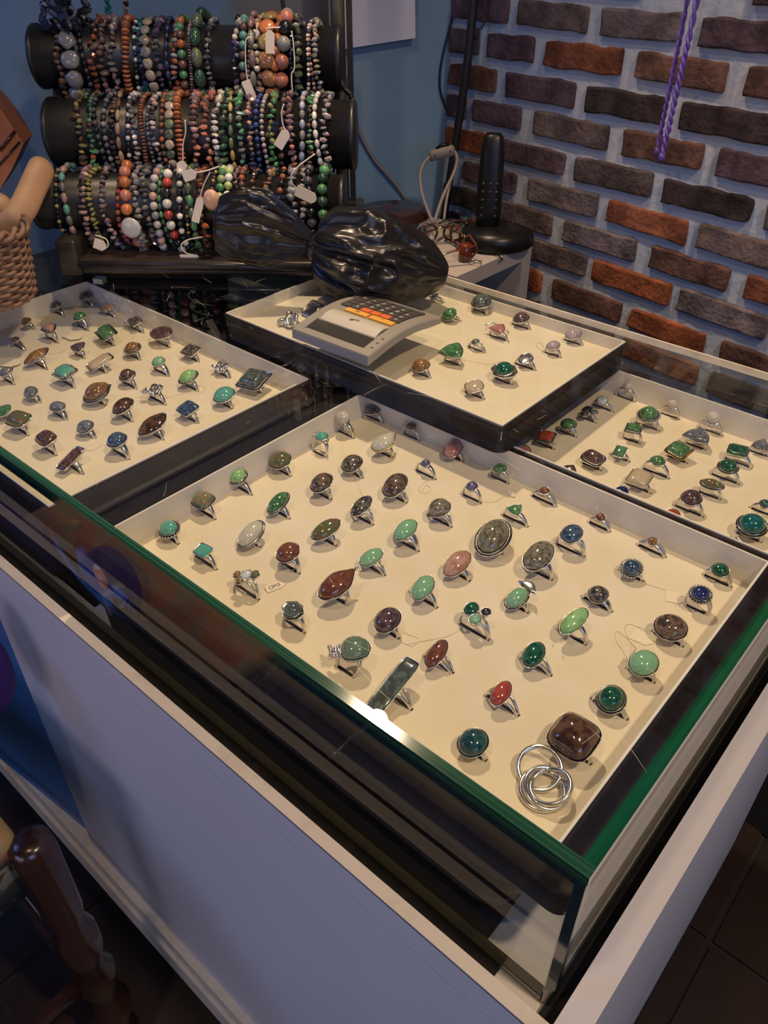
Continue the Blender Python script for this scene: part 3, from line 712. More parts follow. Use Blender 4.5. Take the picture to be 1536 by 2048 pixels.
        mb = MB(); dome(mb, [(x*0.965, y*0.965) for x, y in ol], bh-0.0005, dh, flat=0.0 if kind not in ('rect', 'slab', 'kite', 'tri') else 0.5)
        put(mb, 'stone', gem)
    if 'k' in style:
        r = random.Random(i); mb = MB(); nb = 44 if a > 0.006 else 9
        cc = (-a*0.9, -b*0.75) if i != 39 else (a*0.3, -b*0.8)
        if kind == 'tear': mb.blob(ICO2, TRS((0, b*1.08, 0.003), sc=(a*.14,)*3))
        elif kind == 'round' and a > 0.006:
            for q in range(7): mb.blob(ICO1, TRS((-a*1.02, (q-3)*b*0.16, 0.0014), sc=(0.0007,)*3))
        else:
            for q in range(nb):
                u, v = r.gauss(0, 1), r.gauss(0, 1)
                mb.blob(ICO1, TRS((cc[0]+u*a*0.24, cc[1]+v*b*0.22, 0.0004+r.random()*0.0018), sc=(a*(0.09+0.09*r.random()),)*3))
        put(mb, 'silver_beads', mt)
    if 'w' in style:
        mb = MB()
        for s_, c0 in ((1, -1), (0.7, 1)):
            pts = [Vector((c0*a*(1.0 + 0.9*math.cos(q*0.42)*s_*(1-q/22)), a*1.1*math.sin(q*0.42)*s_*(1-q/30) - a*0.3, 0.0012 + 0.00012*q)) for q in range(16)]
            mb.tube(pts, [0.0005*(1.2-q/20) for q in range(16)], 6)
        put(mb, 'silver_curl', mt)
    if 'l' in style:
        mb = MB(); vs = []
        for q in range(9):
            t = q/8; x = -a*1.1 + t*a*2.2; w2 = math.sin(t*PI)*b*0.35; y = b*0.95 + math.sin(t*PI)*a*0.3
            vs += [(x, y-w2, 0.003), (x, y, 0.0042), (x, y+w2, 0.003)]
        fs = []
        for q in range(8):
            for k in range(2): fs.append((q*3+k, q*3+k+1, (q+1)*3+k+1, (q+1)*3+k))
        vs2 = [(x, y, z-0.0006) for x, y, z in vs]; nn = len(vs)
        mb.add(vs+vs2, fs + [tuple(nn+j for j in reversed(f)) for f in fs]); put(mb, 'silver_leaf', mt)
    return t_

RG = {}
for key, tab in RINGS.items():
    for i, line in enumerate(tab.split('\n')): RG[(key, i)] = make_ring(key, i, line)

# the loose interlinked ring lying in the near corner
zf = ZFOAM['B']; p = atz(1087, 1572, zf)
lk = empty('interlinked_ring', (p.x, p.y, zf), 'three interlinked plain silver hoops lying at the near corner of the front tray', 'ring', 'rings in the front tray')
for (dx, dy, h, rr_, ax, an, rz) in ((-0.0055, 0.0035, 0.0066, 0.0112, 0.9, 0.50, 0.3), (0.0030, -0.0030, 0.0046, 0.0112, -0.3, 0.20, 1.1), (0.0045, -0.0018, 0.0062, 0.0104, 0.5, -0.34, 2.2), (0.0015, -0.0042, 0.0028, 0.0113, 0.2, 0.10, 0.2)):
    mb = MB(); Rm = Matrix.Rotation(rz, 3, 'Z') @ Matrix.Rotation(an, 3, 'X')
    mb.tube([Rm @ Vector((rr_*math.cos(2*PI*q/48), rr_*math.sin(2*PI*q/48), 0)) + Vector((dx, dy, h)) for q in range(49)], 0.00135, 10)
    mb.build('hoop', M['silver'], lk)

def paper_tag(par, pts, tagc=None, size=(0.011, 0.006), ang=0, text=None, zt=None, tilt=(0, 0), sr=0.00022):
    """string through world points, and a small paper label at tagc; both belong to the jewel they are tied to"""
    inv = par.matrix_world.inverted() if False else None
    base = Vector(par.location)
    if pts:
        mb = MB(); P_ = [Vector(p) - base for p in pts]; sm = []
        for i in range(len(P_)-1):
            p0, p1, p2, p3 = P_[max(i-1,0)], P_[i], P_[i+1], P_[min(i+2, len(P_)-1)]
            for k in range(5):
                t = k/5; sm.append(0.5*((2*p1) + (p2-p0)*t + (2*p0-5*p1+4*p2-p3)*t*t + (3*p1-p0-3*p2+p3)*t**3))
        sm.append(P_[-1]); mb.tube(sm, sr, 5); mb.build('tag_string', M['string'], par)
    if tagc is not None:
        R3 = Matrix.Rotation(ang, 3, 'Z') @ Matrix.Rotation(tilt[0], 3, 'X') @ Matrix.Rotation(tilt[1], 3, 'Y')
        mb = MB(); w_, h_ = size; ol = [(-w_/2, -h_/2), (w_/2-h_*.3, -h_/2), (w_/2, -h_*.15), (w_/2, h_*.15), (w_/2-h_*.3, h_/2), (-w_/2, h_/2)]
        vs = [R3 @ Vector((x, y, z)) + (Vector(tagc)-base) for z in (-0.00015, 0.00015) for x, y in ol]
        mb.add(vs, [(5,4,3,2,1,0), (6,7,8,9,10,11)] + [(k, (k+1) % 6, 6+(k+1) % 6, 6+k) for k in range(6)], smooth=False)
        o = mb.build('price_tag', M['tag_paper'], par)
        if text:
            t = text_obj(text, h_*0.75, M['ink'], o, R3, Vector(tagc)-base + R3 @ Vector((0, 0, 0.00025)), 'tag_writing')
def text_obj(s, size, m, par, R3, loc, name, thick=0.0):
    cu = bpy.data.curves.new('t', 'FONT'); cu.body = s; cu.size = size; cu.align_x = 'CENTER'; cu.align_y = 'CENTER'; cu.extrude = thick
    tmp = bpy.data.objects.new('t', cu); C.objects.link(tmp)
    dg = bpy.context.evaluated_depsgraph_get(); me = bpy.data.meshes.new_from_object(tmp.evaluated_get(dg))
    bpy.data.objects.remove(tmp); me.materials.clear(); me.materials.append(m)
    o = bpy.data.objects.new(name, me); C.objects.link(o); o.parent = par
    o.matrix_local = Matrix.Translation(loc) @ R3.to_4x4()
    return o
def zB(px, py, h=0.0004, k='B'): return atz(px, py, ZFOAM[k] + h)
paper_tag(RG[('B', 7)], [zB(590, 1138, .003), zB(577, 1146), zB(575, 1165), zB(566, 1172)], zB(549, 1173, .0012), (0.0125, 0.0055), math.radians(72), 'OM3', tilt=(0.25, 0))
paper_tag(RG[('B', 28)], [zB(958, 1003), zB(990, 1003), zB(1012, 990), zB(1022, 984)], zB(1022, 987, .0015), (0.008, 0.004), -0.3, tilt=(0.5, 0))
paper_tag(RG[('B', 42)], [zB(925, 1250, .002), zB(895, 1272), zB(850, 1281), zB(812, 1288), zB(800, 1278)])
paper_tag(RG[('B', 44)], [zB(796, 1255, .003), zB(820, 1270), zB(838, 1278), zB(825, 1292), zB(806, 1285)])
paper_tag(RG[('B', 18)], [zB(708, 948, .003), zB(715, 965), zB(722, 985), zB(726, 993)])
paper_tag(RG[('B', 25)], [zB(860, 960), zB(845, 968), zB(838, 980), zB(850, 986), zB(862, 978), zB(852, 970), zB(846, 980)])
paper_tag(RG[('B', 37)], [zB(1275, 1165), zB(1300, 1170), zB(1335, 1182), zB(1345, 1195), zB(1352, 1212)], zB(1350, 1195), (0.012, 0.011), 0.4)
paper_tag(RG[('B', 53)], [zB(1300, 1262, .002), zB(1272, 1252), zB(1255, 1248), zB(1250, 1262), zB(1262, 1290), zB(1258, 1312)], zB(1285, 1275), (0.014, 0.011), 0.1)
paper_tag(RG[('B', 54)], [zB(1280, 1305, .002), zB(1262, 1285), zB(1235, 1262), zB(1232, 1280), zB(1245, 1300), zB(1255, 1318)])
paper_tag(RG[('C', 7)], [zB(1106, 700, .001, 'C'), zB(1085, 700, .001, 'C'), zB(1072, 690, .001, 'C'), zB(1080, 684, .001, 'C'), zB(1088, 694, .001, 'C')])
paper_tag(RG[('C', 9)], [zB(918, 718, .001, 'C'), zB(945, 722, .001, 'C'), zB(975, 728, .001, 'C'), zB(1000, 722, .001, 'C'), zB(1015, 724, .001, 'C')])
paper_tag(RG[('A', 19)], [zB(398, 770, .001, 'A'), zB(410, 775, .001, 'A'), zB(400, 785, .001, 'A'), zB(375, 785, .001, 'A'), zB(345, 792, .001, 'A'), zB(330, 795, .001, 'A')])
paper_tag(RG[('A', 15)], [zB(398, 700, .001, 'A'), zB(415, 692, .001, 'A'), zB(432, 695, .001, 'A'), zB(436, 708, .001, 'A'), zB(430, 716, .001, 'A')])
paper_tag(RG[('A', 7)], None, zB(148, 672, .002, 'A'), (0.020, 0.017), 0.05)
paper_tag(RG[('A', 10)], [zB(90, 705, .001, 'A'), zB(110, 708, .001, 'A'), zB(132, 698, .001, 'A'), zB(150, 690, .001, 'A')])
paper_tag(RG[('A', 24)], None, zB(18, 725, .002, 'A'), (0.024, 0.017), 0.5)
paper_tag(RG[('A', 34)], [zB(232, 890, .001, 'A'), zB(205, 890, .001, 'A'), zB(185, 900, .001, 'A'), zB(165, 898, .001, 'A')])
paper_tag(RG[('A', 5)], [zB(280, 655, .001, 'A'), zB(270, 668, .001, 'A'), zB(262, 680, .001, 'A')])

tray('B', -0.4257, -0.0704, 0.2030, 0.4640, 0.66, (.027, .020, .019, .0045), 0.024, 0, 'black tray with cream foam and many rings, nearest the camera')
tray('A', -0.848, -0.4835, 0.1862, 0.4450, 0.66, (.02, .027, .0035, .012), 0.022, 0, 'black tray of rings at the left, cut by the picture edge')
tray('C', -0.6025, -0.2775, 0.4555, 0.6520, 0.6875, (.0045, .0045, .004, .002), 0.0115, 0, 'raised tray of rings under the calculator and the black bag', hgt=0.0255)
tray('D', -0.438, -0.0660, 0.4740, 0.6480, 0.66, (.008, .012, .0045, .004), 0.024, 0, 'black tray of rings at the right, partly shaded by the raised tray')

# spare trays and solid reflections under the ring trays inside the case
def spare(x0, x1, y0, y1, z0, z1, label):
    t = empty('spare_tray', ((x0+x1)/2, (y0+y1)/2, z0), label, 'tray', 'empty black trays stacked in the case'); inv = Matrix.Translation(t.location).inverted()
    m = MB(); e = 0.008; ring = []
    L = []
    def rr(d, z, r=0.016):
        o = []
        for cx, cy, a0 in ((x1-d-r,y1-d-r,0),(x0+d+r,y1-d-r,90),(x0+d+r,y0+d+r,180),(x1-d-r,y0+d+r,270)):
            for k in range(7):
                a = math.radians(a0+15*k); o.append(Vector((cx+r*math.cos(a), cy+r*math.sin(a), z)))
        return o
    L = [rr(e, z0), rr(e*.8, z1-0.003), rr(0, z1-0.002), rr(0.0006, z1), rr(0.004, z1), rr(e+0.002, z0+0.002)]
    n = len(L[0]); vs = sum(L, []); fs = [tuple(range(n-1, -1, -1)), tuple(range(5*n, 6*n))]
    for k in range(5):
        for i in range(n): fs.append((k*n+i, k*n+(i+1) % n, (k+1)*n+(i+1) % n, (k+1)*n+i))
    m.add(vs, fs); o = m.build('tray_shell', M['tray_black'], t); o.matrix_parent_inverse = inv
spare(-0.430, -0.072, 0.184, 0.472, 0.6015, 0.6310, 'empty black tray stacked directly under the front tray of rings')
spare(-0.434, -0.084, 0.1835, 0.470, 0.5715, 0.6005, 'empty black tray on the case floor, lowest under the front ring tray')
spare(-0.500, -0.062, 0.4735, 0.652, 0.6005, 0.6310, 'empty black tray under the right tray of rings')
spare(-0.500, -0.062, 0.4735, 0.652, 0.5705, 0.5995, 'lowest empty black tray at the rear right of the case')
m = MB(); a = aty(108, 1145, 0.186); m.bbox((-0.86, 0.186, ZF+0.0005), (a.x, 0.46, 0.6310), 0.004)
tag(m.build('storage_box', M['purple_cloth']), 'dark purple cloth-covered box under the left ring tray', 'box')  # block under the tray; its purple stands for a reflection in the glass
m = MB(); q = [atz(x, y, ZF+0.001) for x, y in ((112, 1148), (142, 1129), (192, 1168), (226, 1262), (222, 1285))]
m.add([v + Vector((0,0,z)) for z in (0, 0.0008) for v in q], [(4,3,2,1,0), (5,6,7,8,9)] + [(k, (k+1) % 5, 5+(k+1) % 5, 5+k) for k in range(5)], smooth=False)
tag(m.build('white_card', M['liner']), 'white card lying on the case floor beside the purple box', 'card')
m = MB(); q = [Vector((x, y, ZF+0.0006)) for x, y in ((-0.522, 0.187), (-0.461, 0.187), (-0.461, 0.45), (-0.522, 0.45))]
m.add([v + Vector((0,0,z)) for z in (0, 0.0012) for v in q], [(3,2,1,0), (4,5,6,7)] + [(k, (k+1) % 4, 4+(k+1) % 4, 4+k) for k in range(4)], smooth=False)
tag(m.build('floral_cloth', M['floral']), 'dark brown floral cloth on the case floor between purple box and spare trays', 'cloth')  # flat sheet carrying the floral reflection of the front glass
# blue reflection in the front glass, shaped as a solid with an oval
pa, pd = aty(168, 1120, 0.205), aty(292, 1150, 0.205); pr_ = (pd.x-pa.x)/2
pch = empty('blue_pouch', ((pa.x+pd.x)/2, 0.187+pr_*0.42, ZF+0.0016), 'blue pouch with an orange and white oval medallion, behind the front glass', 'pouch')
k = pr_/0.021; m = MB(); m.lathe([(0.010*k, 0), (0.018*k, 0.003), (0.021*k, 0.020), (0.020*k, 0.038), (0.015*k, 0.052), (0.008*k, 0.060), (0.011*k, 0.066)], n=36, M=Matrix.Diagonal((1, 0.40, 1, 1)))
m.v = [(x*(1+0.05*math.sin(math.atan2(y, x)*9)), y, z) for x, y, z in m.v]; m.build('cloth_body', M['blue_cloth'], pch)
m = MB(); m.tube([(pr_*0.98*math.cos(t*0.25-0.2), -pr_*0.40, 0.052-0.034*math.sin(t*0.25-0.2)) for t in range(15)], 0.0018, 6); m.build('drawstring', M['blue_cloth'], pch)
m = MB(); m.blob(ICO3, TRS((pr_*0.30, -pr_*0.41, 0.046), sc=(0.0085, 0.002, 0.0115))); m.build('oval_medallion', M['orange_enamel'], pch)

# ---------------------------------------------------------------- bracelet stand on the glass
SE = Vector((math.cos(math.radians(39)), math.sin(math.radians(39)), 0)); SF = Vector((-SE.y, SE.x, 0)); UP = Vector((0, 0, 1))
SP = atz(168, 549, GZ + 0.0003)
def sp(px, py, off): return atp(px, py, SP + SF*off, SF)
def loc_s(p): q = p - SP; return q.dot(SE), q.z
st = empty('bracelet_stand', SP, 'black three-bar bracelet stand standing on the glass at the back', 'stand')
def PS(mb, name, m, par=st):
    mb.v = [tuple(Vector(v) - SP) for v in mb.v]; return mb.build(name, m, par)
Rs = Matrix((SE, SF, UP)).transposed()
def SM(o): return Matrix.Translation(o) @ Rs.to_4x4()
ur = loc_s(sp(705, 560, 0))[0]; ul = loc_s(sp(130, 550, 0))[0]
m = MB(); m.bbox((ul, 0.0, 0.006), (ur, 0.165, 0.016), 0.006, SM(SP)); m.bbox((ul+0.004, 0.004, 0.0), (ur-0.004, 0.160, 0.0065), 0.004, SM(SP)); PS(m, 'base', M['stand_lacquer'])
m = MB(); m.tube([SP + SE*ul*0.3 + SF*0.003 + UP*0.010, SP + SE*ur + SF*0.003 + UP*0.010], 0.0052, 10); PS(m, 'front_moulding', M['stand_lacquer'])
m = MB(); m.bbox((ul-0.003, -0.002, 0.0), (ul+0.019, 0.168, 0.036), 0.003, SM(SP)); PS(m, 'end_block', M['stand_lacquer'])
m = MB(); m.bbox((ur-0.019, -0.002, 0.0), (ur+0.003, 0.168, 0.036), 0.003, SM(SP)); PS(m, 'end_block', M['stand_lacquer'])
BARS = {'top': (0.132, 115, 76, 686, 0.0300), 'middle': (0.092, 268, 108, 713, 0.0335), 'lower': (0.052, 404, 78, 692, 0.0290)}
BC = {}
for nm, (off, cy, xl, xr, r_) in BARS.items():
    a, b_ = sp(xl, cy, off), sp(xr, cy, off); cz = (a.z+b_.z)/2; a.z = b_.z = cz; BC[nm] = (a, b_, r_, off)
    m = MB(); L = (b_-a).length; N_ = 26
    pts = [a, a+SE*0.0015, a+SE*0.006, a+SE*0.0061, b_-SE*0.0061, b_-SE*0.006, b_-SE*0.0015, b_]
    m.tube(pts, [r_*0.95, r_*1.02, r_*1.02, r_*0.985, r_*0.985, r_*1.02, r_*1.02, r_*0.95], 36); PS(m, nm + '_bar', M['stand_leather'])
for sx_ in (0.055, 0.93):
    m = MB(); a, b_, r_, off = BC['lower']; c0 = a + (b_-a)*sx_
    pts = [SP + SE*loc_s(c0)[0] + SF*0.085 + UP*0.016]
    for nm in ('lower', 'middle', 'top'):
        q = BC[nm]; pts.append(SP + SE*loc_s(c0)[0] + SF*(q[3]+0.018) + UP*(q[0].z-SP.z))
    m.tube(pts, 0.009, 4, up=SF); PS(m, 'upright', M['stand_lacquer'])
a, b_, r_, off = BC['top']; x0 = loc_s(sp(672, 115, off))[0]
m = MB()
for dx in (-0.011, 0.013): m.box((x0+dx-0.003, off+0.020, 0.02), (x0+dx+0.003, off+0.028, 0.55), SM(SP))
PS(m, 'post_rail', M['stand_lacquer'])
m = MB(); m.tube([SP + SE*(x0+0.001) + SF*(off+0.024) + UP*z for z in (0.03, 0.30, 0.55)], 0.0075, 12); PS(m, 'metal_post', M['metal_olive'])

COL = dict(brown=(.16,.08,.05), amber=(.30,.14,.06), black=(.010,.010,.014), rust=(.34,.10,.04), mauve=(.24,.15,.14), lgrey=(.24,.23,.21), dgrey=(.08,.08,.085), orange=(.52,.17,.05),
 dgreen=(.03,.09,.05), green=(.10,.30,.12), beige=(.42,.34,.24), purple=(.10,.07,.14), navy=(.02,.03,.09), pink=(.50,.30,.25), olive=(.22,.22,.08), moss=(.12,.15,.08), clear=(.30,.30,.29),
 cream=(.66,.58,.44), turq=(.12,.32,.26), peach=(.60,.33,.22), white=(.74,.71,.64), coral=(.52,.19,.12), tan=(.34,.22,.12), silver=(.30,.30,.30), lblue=(.36,.40,.50), lime=(.45,.55,.22), red=(.46,.05,.03), gold=(.45,.32,.10), pearl=(.62,.56,.52), yellow=(.38,.34,.10), rose=(.46,.36,.34), blue=(.03,.06,.25), blgrn=(.02,.14,.13))
# px | bead kind | bead mm | colours | label text      kinds: c chips, r round, d disc, t tube, n nugget, s seed, o oval
BR = {
'top': '''141|c|7|amber brown|amber-brown chip bead bracelet, first at the left end
166|n|17|lgrey clear|bracelet of big translucent grey flat discs
189|r|5|black dgrey|plain black round bead bracelet beside the grey discs
207|c|7|rust brown|rust-brown chip bracelet
226|c|7|mauve brown|mauve and brown chip bracelet
245|c|7|lgrey mauve|smoky grey translucent chip bracelet
270|d|8|orange rust|orange-brown disc bead bracelet
287|r|4|black white|black bracelet with single white beads
299|c|6|blgrn navy|dark teal and navy chip bracelet
314|n|10|beige lgrey|bracelet of large greyish beige chunks
335|c|7|purple lgrey|purple-grey chip bracelet
352|o|8|navy black|dark blue faceted oval bracelet
365|c|6|rust silver|brown-red bracelet with a silver clasp
379|r|7|brown green orange|mixed brown, orange and green bead bracelet
393|d|5|pink mauve|dusty pink thin disc bracelet
411|o|17|moss dgreen|bracelet of very large dark green ovals
431|c|6|dgrey clear|sparkling grey crystal chip bracelet
482|c|7|purple cream black|dark purple bracelet with cream pieces, right of the bare gap
498|r|7|turq brown turq|turquoise and brown round bead bracelet
507|s|4|peach cream|thin peach seed bead bracelet
515|t|15|lgrey mauve|bracelet of long grey barrel beads
527|c|8|peach brown cream|peach and tan chip bracelet
545|n|15|orange gold amber|bracelet of big honey-orange nuggets
561|r|9|orange rust|translucent orange round bead bracelet
574|r|12|coral clear black|red-orange balls alternating with crystal
589|c|5|navy black|blue-black bracelet with a long cream string tag
602|c|8|dgrey moss lgrey|grey-green translucent pebble bracelet
621|s|4|white cream navy|thin white seed bead bracelet
629|s|4|coral peach navy|thin coral seed bead bracelet
641|c|6|beige clear|beige crystal chip bracelet, last at the right end''',
'middle': '''186|c|7|yellow olive brown|yellow-olive and brown stone bracelet, first at the left end
204|c|6|green moss rust|green mixed chip bracelet
221|r|5|black dgrey|shiny black bead bracelet near the left end
235|r|5|dgrey silver|dark grey bracelet with silver spacers
249|c|6|brown black|brown and black chip bracelet
262|t|11|tan brown|bracelet of long tan wooden tubes
276|s|5|black white|black bracelet with a white sliver bead
289|c|6|lgrey white|pale grey flat chip bracelet
304|d|6|brown rust|flat brown square bead bracelet
317|s|4|silver dgrey|thin silver-grey seed bracelet
331|c|6|white dgrey pink|white and dark charm bracelet with star beads
345|r|5|brown rust|small reddish brown bead bracelet
358|n|9|beige moss|bracelet of grey-beige ovals carrying a long tag
376|d|8|orange rust|flat orange bead bracelet
404|c|7|coral mauve pink|red-mauve chip bracelet, left one of the pair
429|c|7|mauve coral|red-mauve chip bracelet, right one of the pair
447|c|7|white cream|bright white coral chip bracelet
462|c|8|dgreen moss|dark green pebble bracelet
478|t|10|olive moss gold|olive-green tube bead bracelet
495|c|7|turq green lgrey|pale green and grey chip bracelet
513|c|6|coral navy pink|pinkish red bracelet with a blue bead
525|r|5|navy blue|dark blue bead bracelet
539|s|5|rose clear|rose-grey small bead bracelet
556|c|7|green olive|leaf green bracelet with yellow pieces
573|r|6|brown black|dark brown round bead bracelet with cream tag
593|c|7|pink coral mauve|pale coral chip bracelet
610|o|9|lblue lgrey|light blue oval bead bracelet
625|c|6|moss green brown|green and brown fluorite chip bracelet
642|o|8|pearl white|bracelet of white oval pearls
658|c|7|rose clear|clear rose crystal chip bracelet, last at the right end''',
'lower': '''136|r|4|black gold|black bracelet with a gold bead, first at the left end
156|o|10|turq pink lgrey|pale green and pink oval bracelet
188|c|7|pink mauve|pink flower-shaped chip bracelet
203|c|6|yellow olive|yellow-green chip bracelet
231|c|6|pink silver mauve|pinkish silver charm bracelet
256|s|6|rust red|thin rust-red bead bracelet
274|r|10|orange coral|bracelet of bright orange round balls
289|c|7|clear lgrey|clear crystal bracelet next to the orange balls
310|c|7|lgrey dgrey|grey quartz chip bracelet
326|r|7|silver pearl pink|silver and pearl bead bracelet
340|o|7|green dgreen|green and dark green striped bead bracelet
355|r|8|red white black|red and white bead bracelet
374|r|6|white black|white round beads alternating with black
386|s|4|gold black|thin gold and black bracelet
397|o|11|moss green|bracelet of smooth green ovals
415|c|7|brown rust|red-brown bracelet with one large peach stone
441|s|4|brown black gold|thin brown bead bracelet
453|r|7|lime green|lime green round bead bracelet
464|r|7|white lime|white round bead bracelet beside the lime one
480|c|6|dgrey mauve|dark grey chip bracelet above the bag
500|r|6|brown rust|reddish brown bead bracelet above the bag
521|c|6|black brown|black-brown chip bracelet above the bag
545|c|6|brown tan|tan and brown chip bracelet above the bag
566|r|6|black rust|black and rust bead bracelet above the bag
596|c|8|rose clear|rose crystal bracelet with a tag on a loop of string
612|c|7|peach clear|peach crystal bracelet
628|r|8|black dgrey|shiny black faceted bead bracelet at the right
650|r|9|green dgreen|green round agate bracelet, last at the right end'''}
BOBJ = {}
for bar, tab in BR.items():
    a, b_, br, off = BC[bar]; axis_z = a.z
    for i, line in enumerate(tab.split('\n')):
        px, kd, mm, cols, text = line.split('|'); px = float(px); sz = float(mm)/1000*(1.24 if kd in 'cr' else 1.1); cols = [COL[c] for c in cols.split()]
        r = random.Random(hash((len(text), i, px)) & 0xffff)
        cxy = sp(px, BARS[bar][1], off); cx = loc_s(cxy)[0]
        ra = br*1.0 + sz*0.5 + 0.0004; rb = ra + 0.004 + r.random()*0.005; zc = axis_z - (rb - ra)
        c0 = SP + SE*cx + SF*off + UP*(zc-SP.z)
        tilt = (r.random()-0.5)*0.16
        mb = MB(); npts = 140; per = [0.0]; P_ = []
        def pt(th): return Vector((SE*(math.sin(th)*tilt*rb + 0.0012*math.sin(3*th+i)) + SF*(-ra*math.cos(th)) + UP*(rb*math.sin(th))))
        for k in range(npts+1): P_.append(pt(2*PI*k/npts))
        for k in range(npts): per.append(per[-1] + (P_[k+1]-P_[k]).length)
        ln = {'t': 1.0, 'o': 0.95, 'd': 0.45, 'n': 0.9, 'c': 0.62, 's': 0.95, 'r': 1.0}[kd]*sz*1.05
        nb = int(per[-1]/ln); mb.tube(P_, 0.0005, 4, cap=False, col=(.03,.03,.03)); j = 0
        for q in range(nb):
            s_ = (q+0.5)/nb*per[-1]
            while per[j+1] < s_: j += 1
            p = P_[j].lerp(P_[j+1], (s_-per[j])/(per[j+1]-per[j])); t = (P_[j+1]-P_[j]).normalized()
            Rm = t.to_track_quat('Z', 'Y').to_matrix(); h = sz/2
            if kd in 'rs': sc = (h, h, h)
            elif kd == 'o': sc = (h*0.62, h*0.62, h)
            elif kd == 'd': sc = (h, h*0.9, h*0.42)
            elif kd == 't': sc = (h*0.45, h*0.45, h)
            elif kd == 'n': sc = (h*0.95, h*0.5, h*0.95)
            else: sc = (h*(0.75+r.random()*0.65), h*(0.5+r.random()*0.5), h*(0.4+r.random()*0.4)); p = p + (SE*(r.random()-.5) + SF*(r.random()-.5))*sz*0.4
            if kd == 'c': Rm = Rm @ Matrix.Rotation(r.random()*6.28, 3, 'Z') @ Matrix.Rotation((r.random()-.5)*0.9, 3, 'X')
            if kd == 'n': Rm = Matrix((SE, t, SE.cross(t))).transposed() @ Matrix.Rotation((r.random()-.5)*0.4, 3, 'Z') ; sc = (h, h*.98, h*0.42)
            c = cols[q % len(cols)] if kd in 'rsod' else r.choice(cols); f = 0.5 + r.random()*0.55
            if sum(c) > 1.6 and kd == 's' and len(cols) > 2 and q % 3: c = cols[0]
            mb.blob(ICO2 if sz > 0.0085 and kd != 'c' else ICO1, TRS(p, Rm, sc), jit=(0.28 if kd == 'c' else 0.14) if kd in 'cn' else 0, rnd=r, col=tuple(min(1, x*f) for x in c), smooth=(kd != 'c' or r.random() < 0.5))
        o = mb.build('bead_bracelet', M['bead'])
        o.location = c0
        lab = text if 'bracelet' in text or len(text.split()) > 9 else text
        tag(o, '%s, on the %s bar' % (text, bar), 'bracelet', 'bracelets on the %s bar' % bar); BOBJ[(bar, i)] = o
def frontp(px, py, bar, d=0.0): return sp(px, py, BARS[bar][0] - BARS[bar][4] - 0.008 - d)
def btag(key, pts, tc, size=(0.018, 0.009), roll=0.0):
    o = BOBJ[key]; bar = key[0]
    P_ = [frontp(x, y, bar, 0.002) for x, y in pts]; base = Vector(o.location)
    mb = MB(); sm = []
    for k in range(len(P_)-1):
        p0, p1, p2, p3 = P_[max(k-1,0)], P_[k], P_[k+1], P_[min(k+2, len(P_)-1)]
        for q in range(5):
            t = q/5; sm.append(0.5*((2*p1)+(p2-p0)*t+(2*p0-5*p1+4*p2-p3)*t*t+(3*p1-p0-3*p2+p3)*t**3) - base)
    sm.append(P_[-1]-base); mb.tube(sm, 0.0007, 6); mb.build('tag_string', M['string'], o)
    if tc:
        c = frontp(*tc, bar, 0.004) - base; mb = MB(); w_, h_ = size
        X = SE*math.cos(roll) + UP*math.sin(roll); Y = UP*math.cos(roll) - SE*math.sin(roll)
        ol = [(-w_/2, -h_/2), (w_/2-h_*.3, -h_/2), (w_/2, -h_*.15), (w_/2, h_*.15), (w_/2-h_*.3, h_/2), (-w_/2, h_/2)]
        vs = [c + X*x + Y*y + SF*z for z in (-0.0003, 0.0003) for x, y in ol]
        mb.add(vs, [(0,1,2,3,4,5), (11,10,9,8,7,6)] + [(k, 6+k, 6+(k+1) % 6, (k+1) % 6) for k in range(6)], smooth=False)
        mb.build('price_tag', M['tag_paper'], o)
btag(('top', 18), [(505, 75), (492, 80), (491, 120), (494, 155), (497, 165)], (499, 182), (0.020, 0.009), -1.25)
btag(('top', 22), [(560, 55), (535, 57), (541, 72)], (540, 84), (0.020, 0.009), 1.5)
btag(('top', 25), [(583, 62), (587, 90), (589, 135), (583, 150), (585, 185)], None)
btag(('top', 19), [(514, 50), (512, 78)], None)
btag(('middle', 24), [(568, 208), (563, 225), (566, 250), (573, 263)], (565, 278), (0.019, 0.010), 0.95)
btag(('middle', 12), [(370, 240), (371, 265), (366, 290), (366, 325)], (364, 338), (0.016, 0.011), 1.4)
btag(('lower', 16), [(438, 333), (415, 341), (388, 346)], (379, 350), (0.014, 0.010), 0.3)
btag(('lower', 15), [(420, 345), (408, 368), (400, 395), (394, 420), (388, 440)], (396, 420), (0.026, 0.008), 1.2)
btag(('lower', 24), [(630, 308), (600, 330), (583, 350), (585, 368), (600, 380)], (612, 390), (0.022, 0.011), -0.45)
btag(('lower', 12), [(405, 474), (375, 480), (362, 492), (372, 506), (388, 510)], (379, 515), (0.020, 0.006), 0.02)
btag(('lower', 1), [(190, 470), (212, 478), (216, 492), (205, 500)], (200, 490), (0.013, 0.011), -0.4)
# single large stones hanging on two bracelets
mb = MB(); mb.blob(ICO3, TRS(frontp(423, 400, 'lower', 0.004) - Vector(BOBJ[('lower', 15)].location), Rs, (0.0085, 0.005, 0.0105)), col=(.62,.36,.24)); mb.build('peach_stone', M['bead'], BOBJ[('lower', 15)])
mb = MB(); mb.blob(ICO3, TRS(frontp(262, 456, 'lower', 0.003) - Vector(BOBJ[('lower', 7)].location), Rs, (0.0105, 0.0035, 0.0105)), col=(.46,.46,.44)); mb.build('quartz_disc', M['bead'], BOBJ[('lower', 7)])

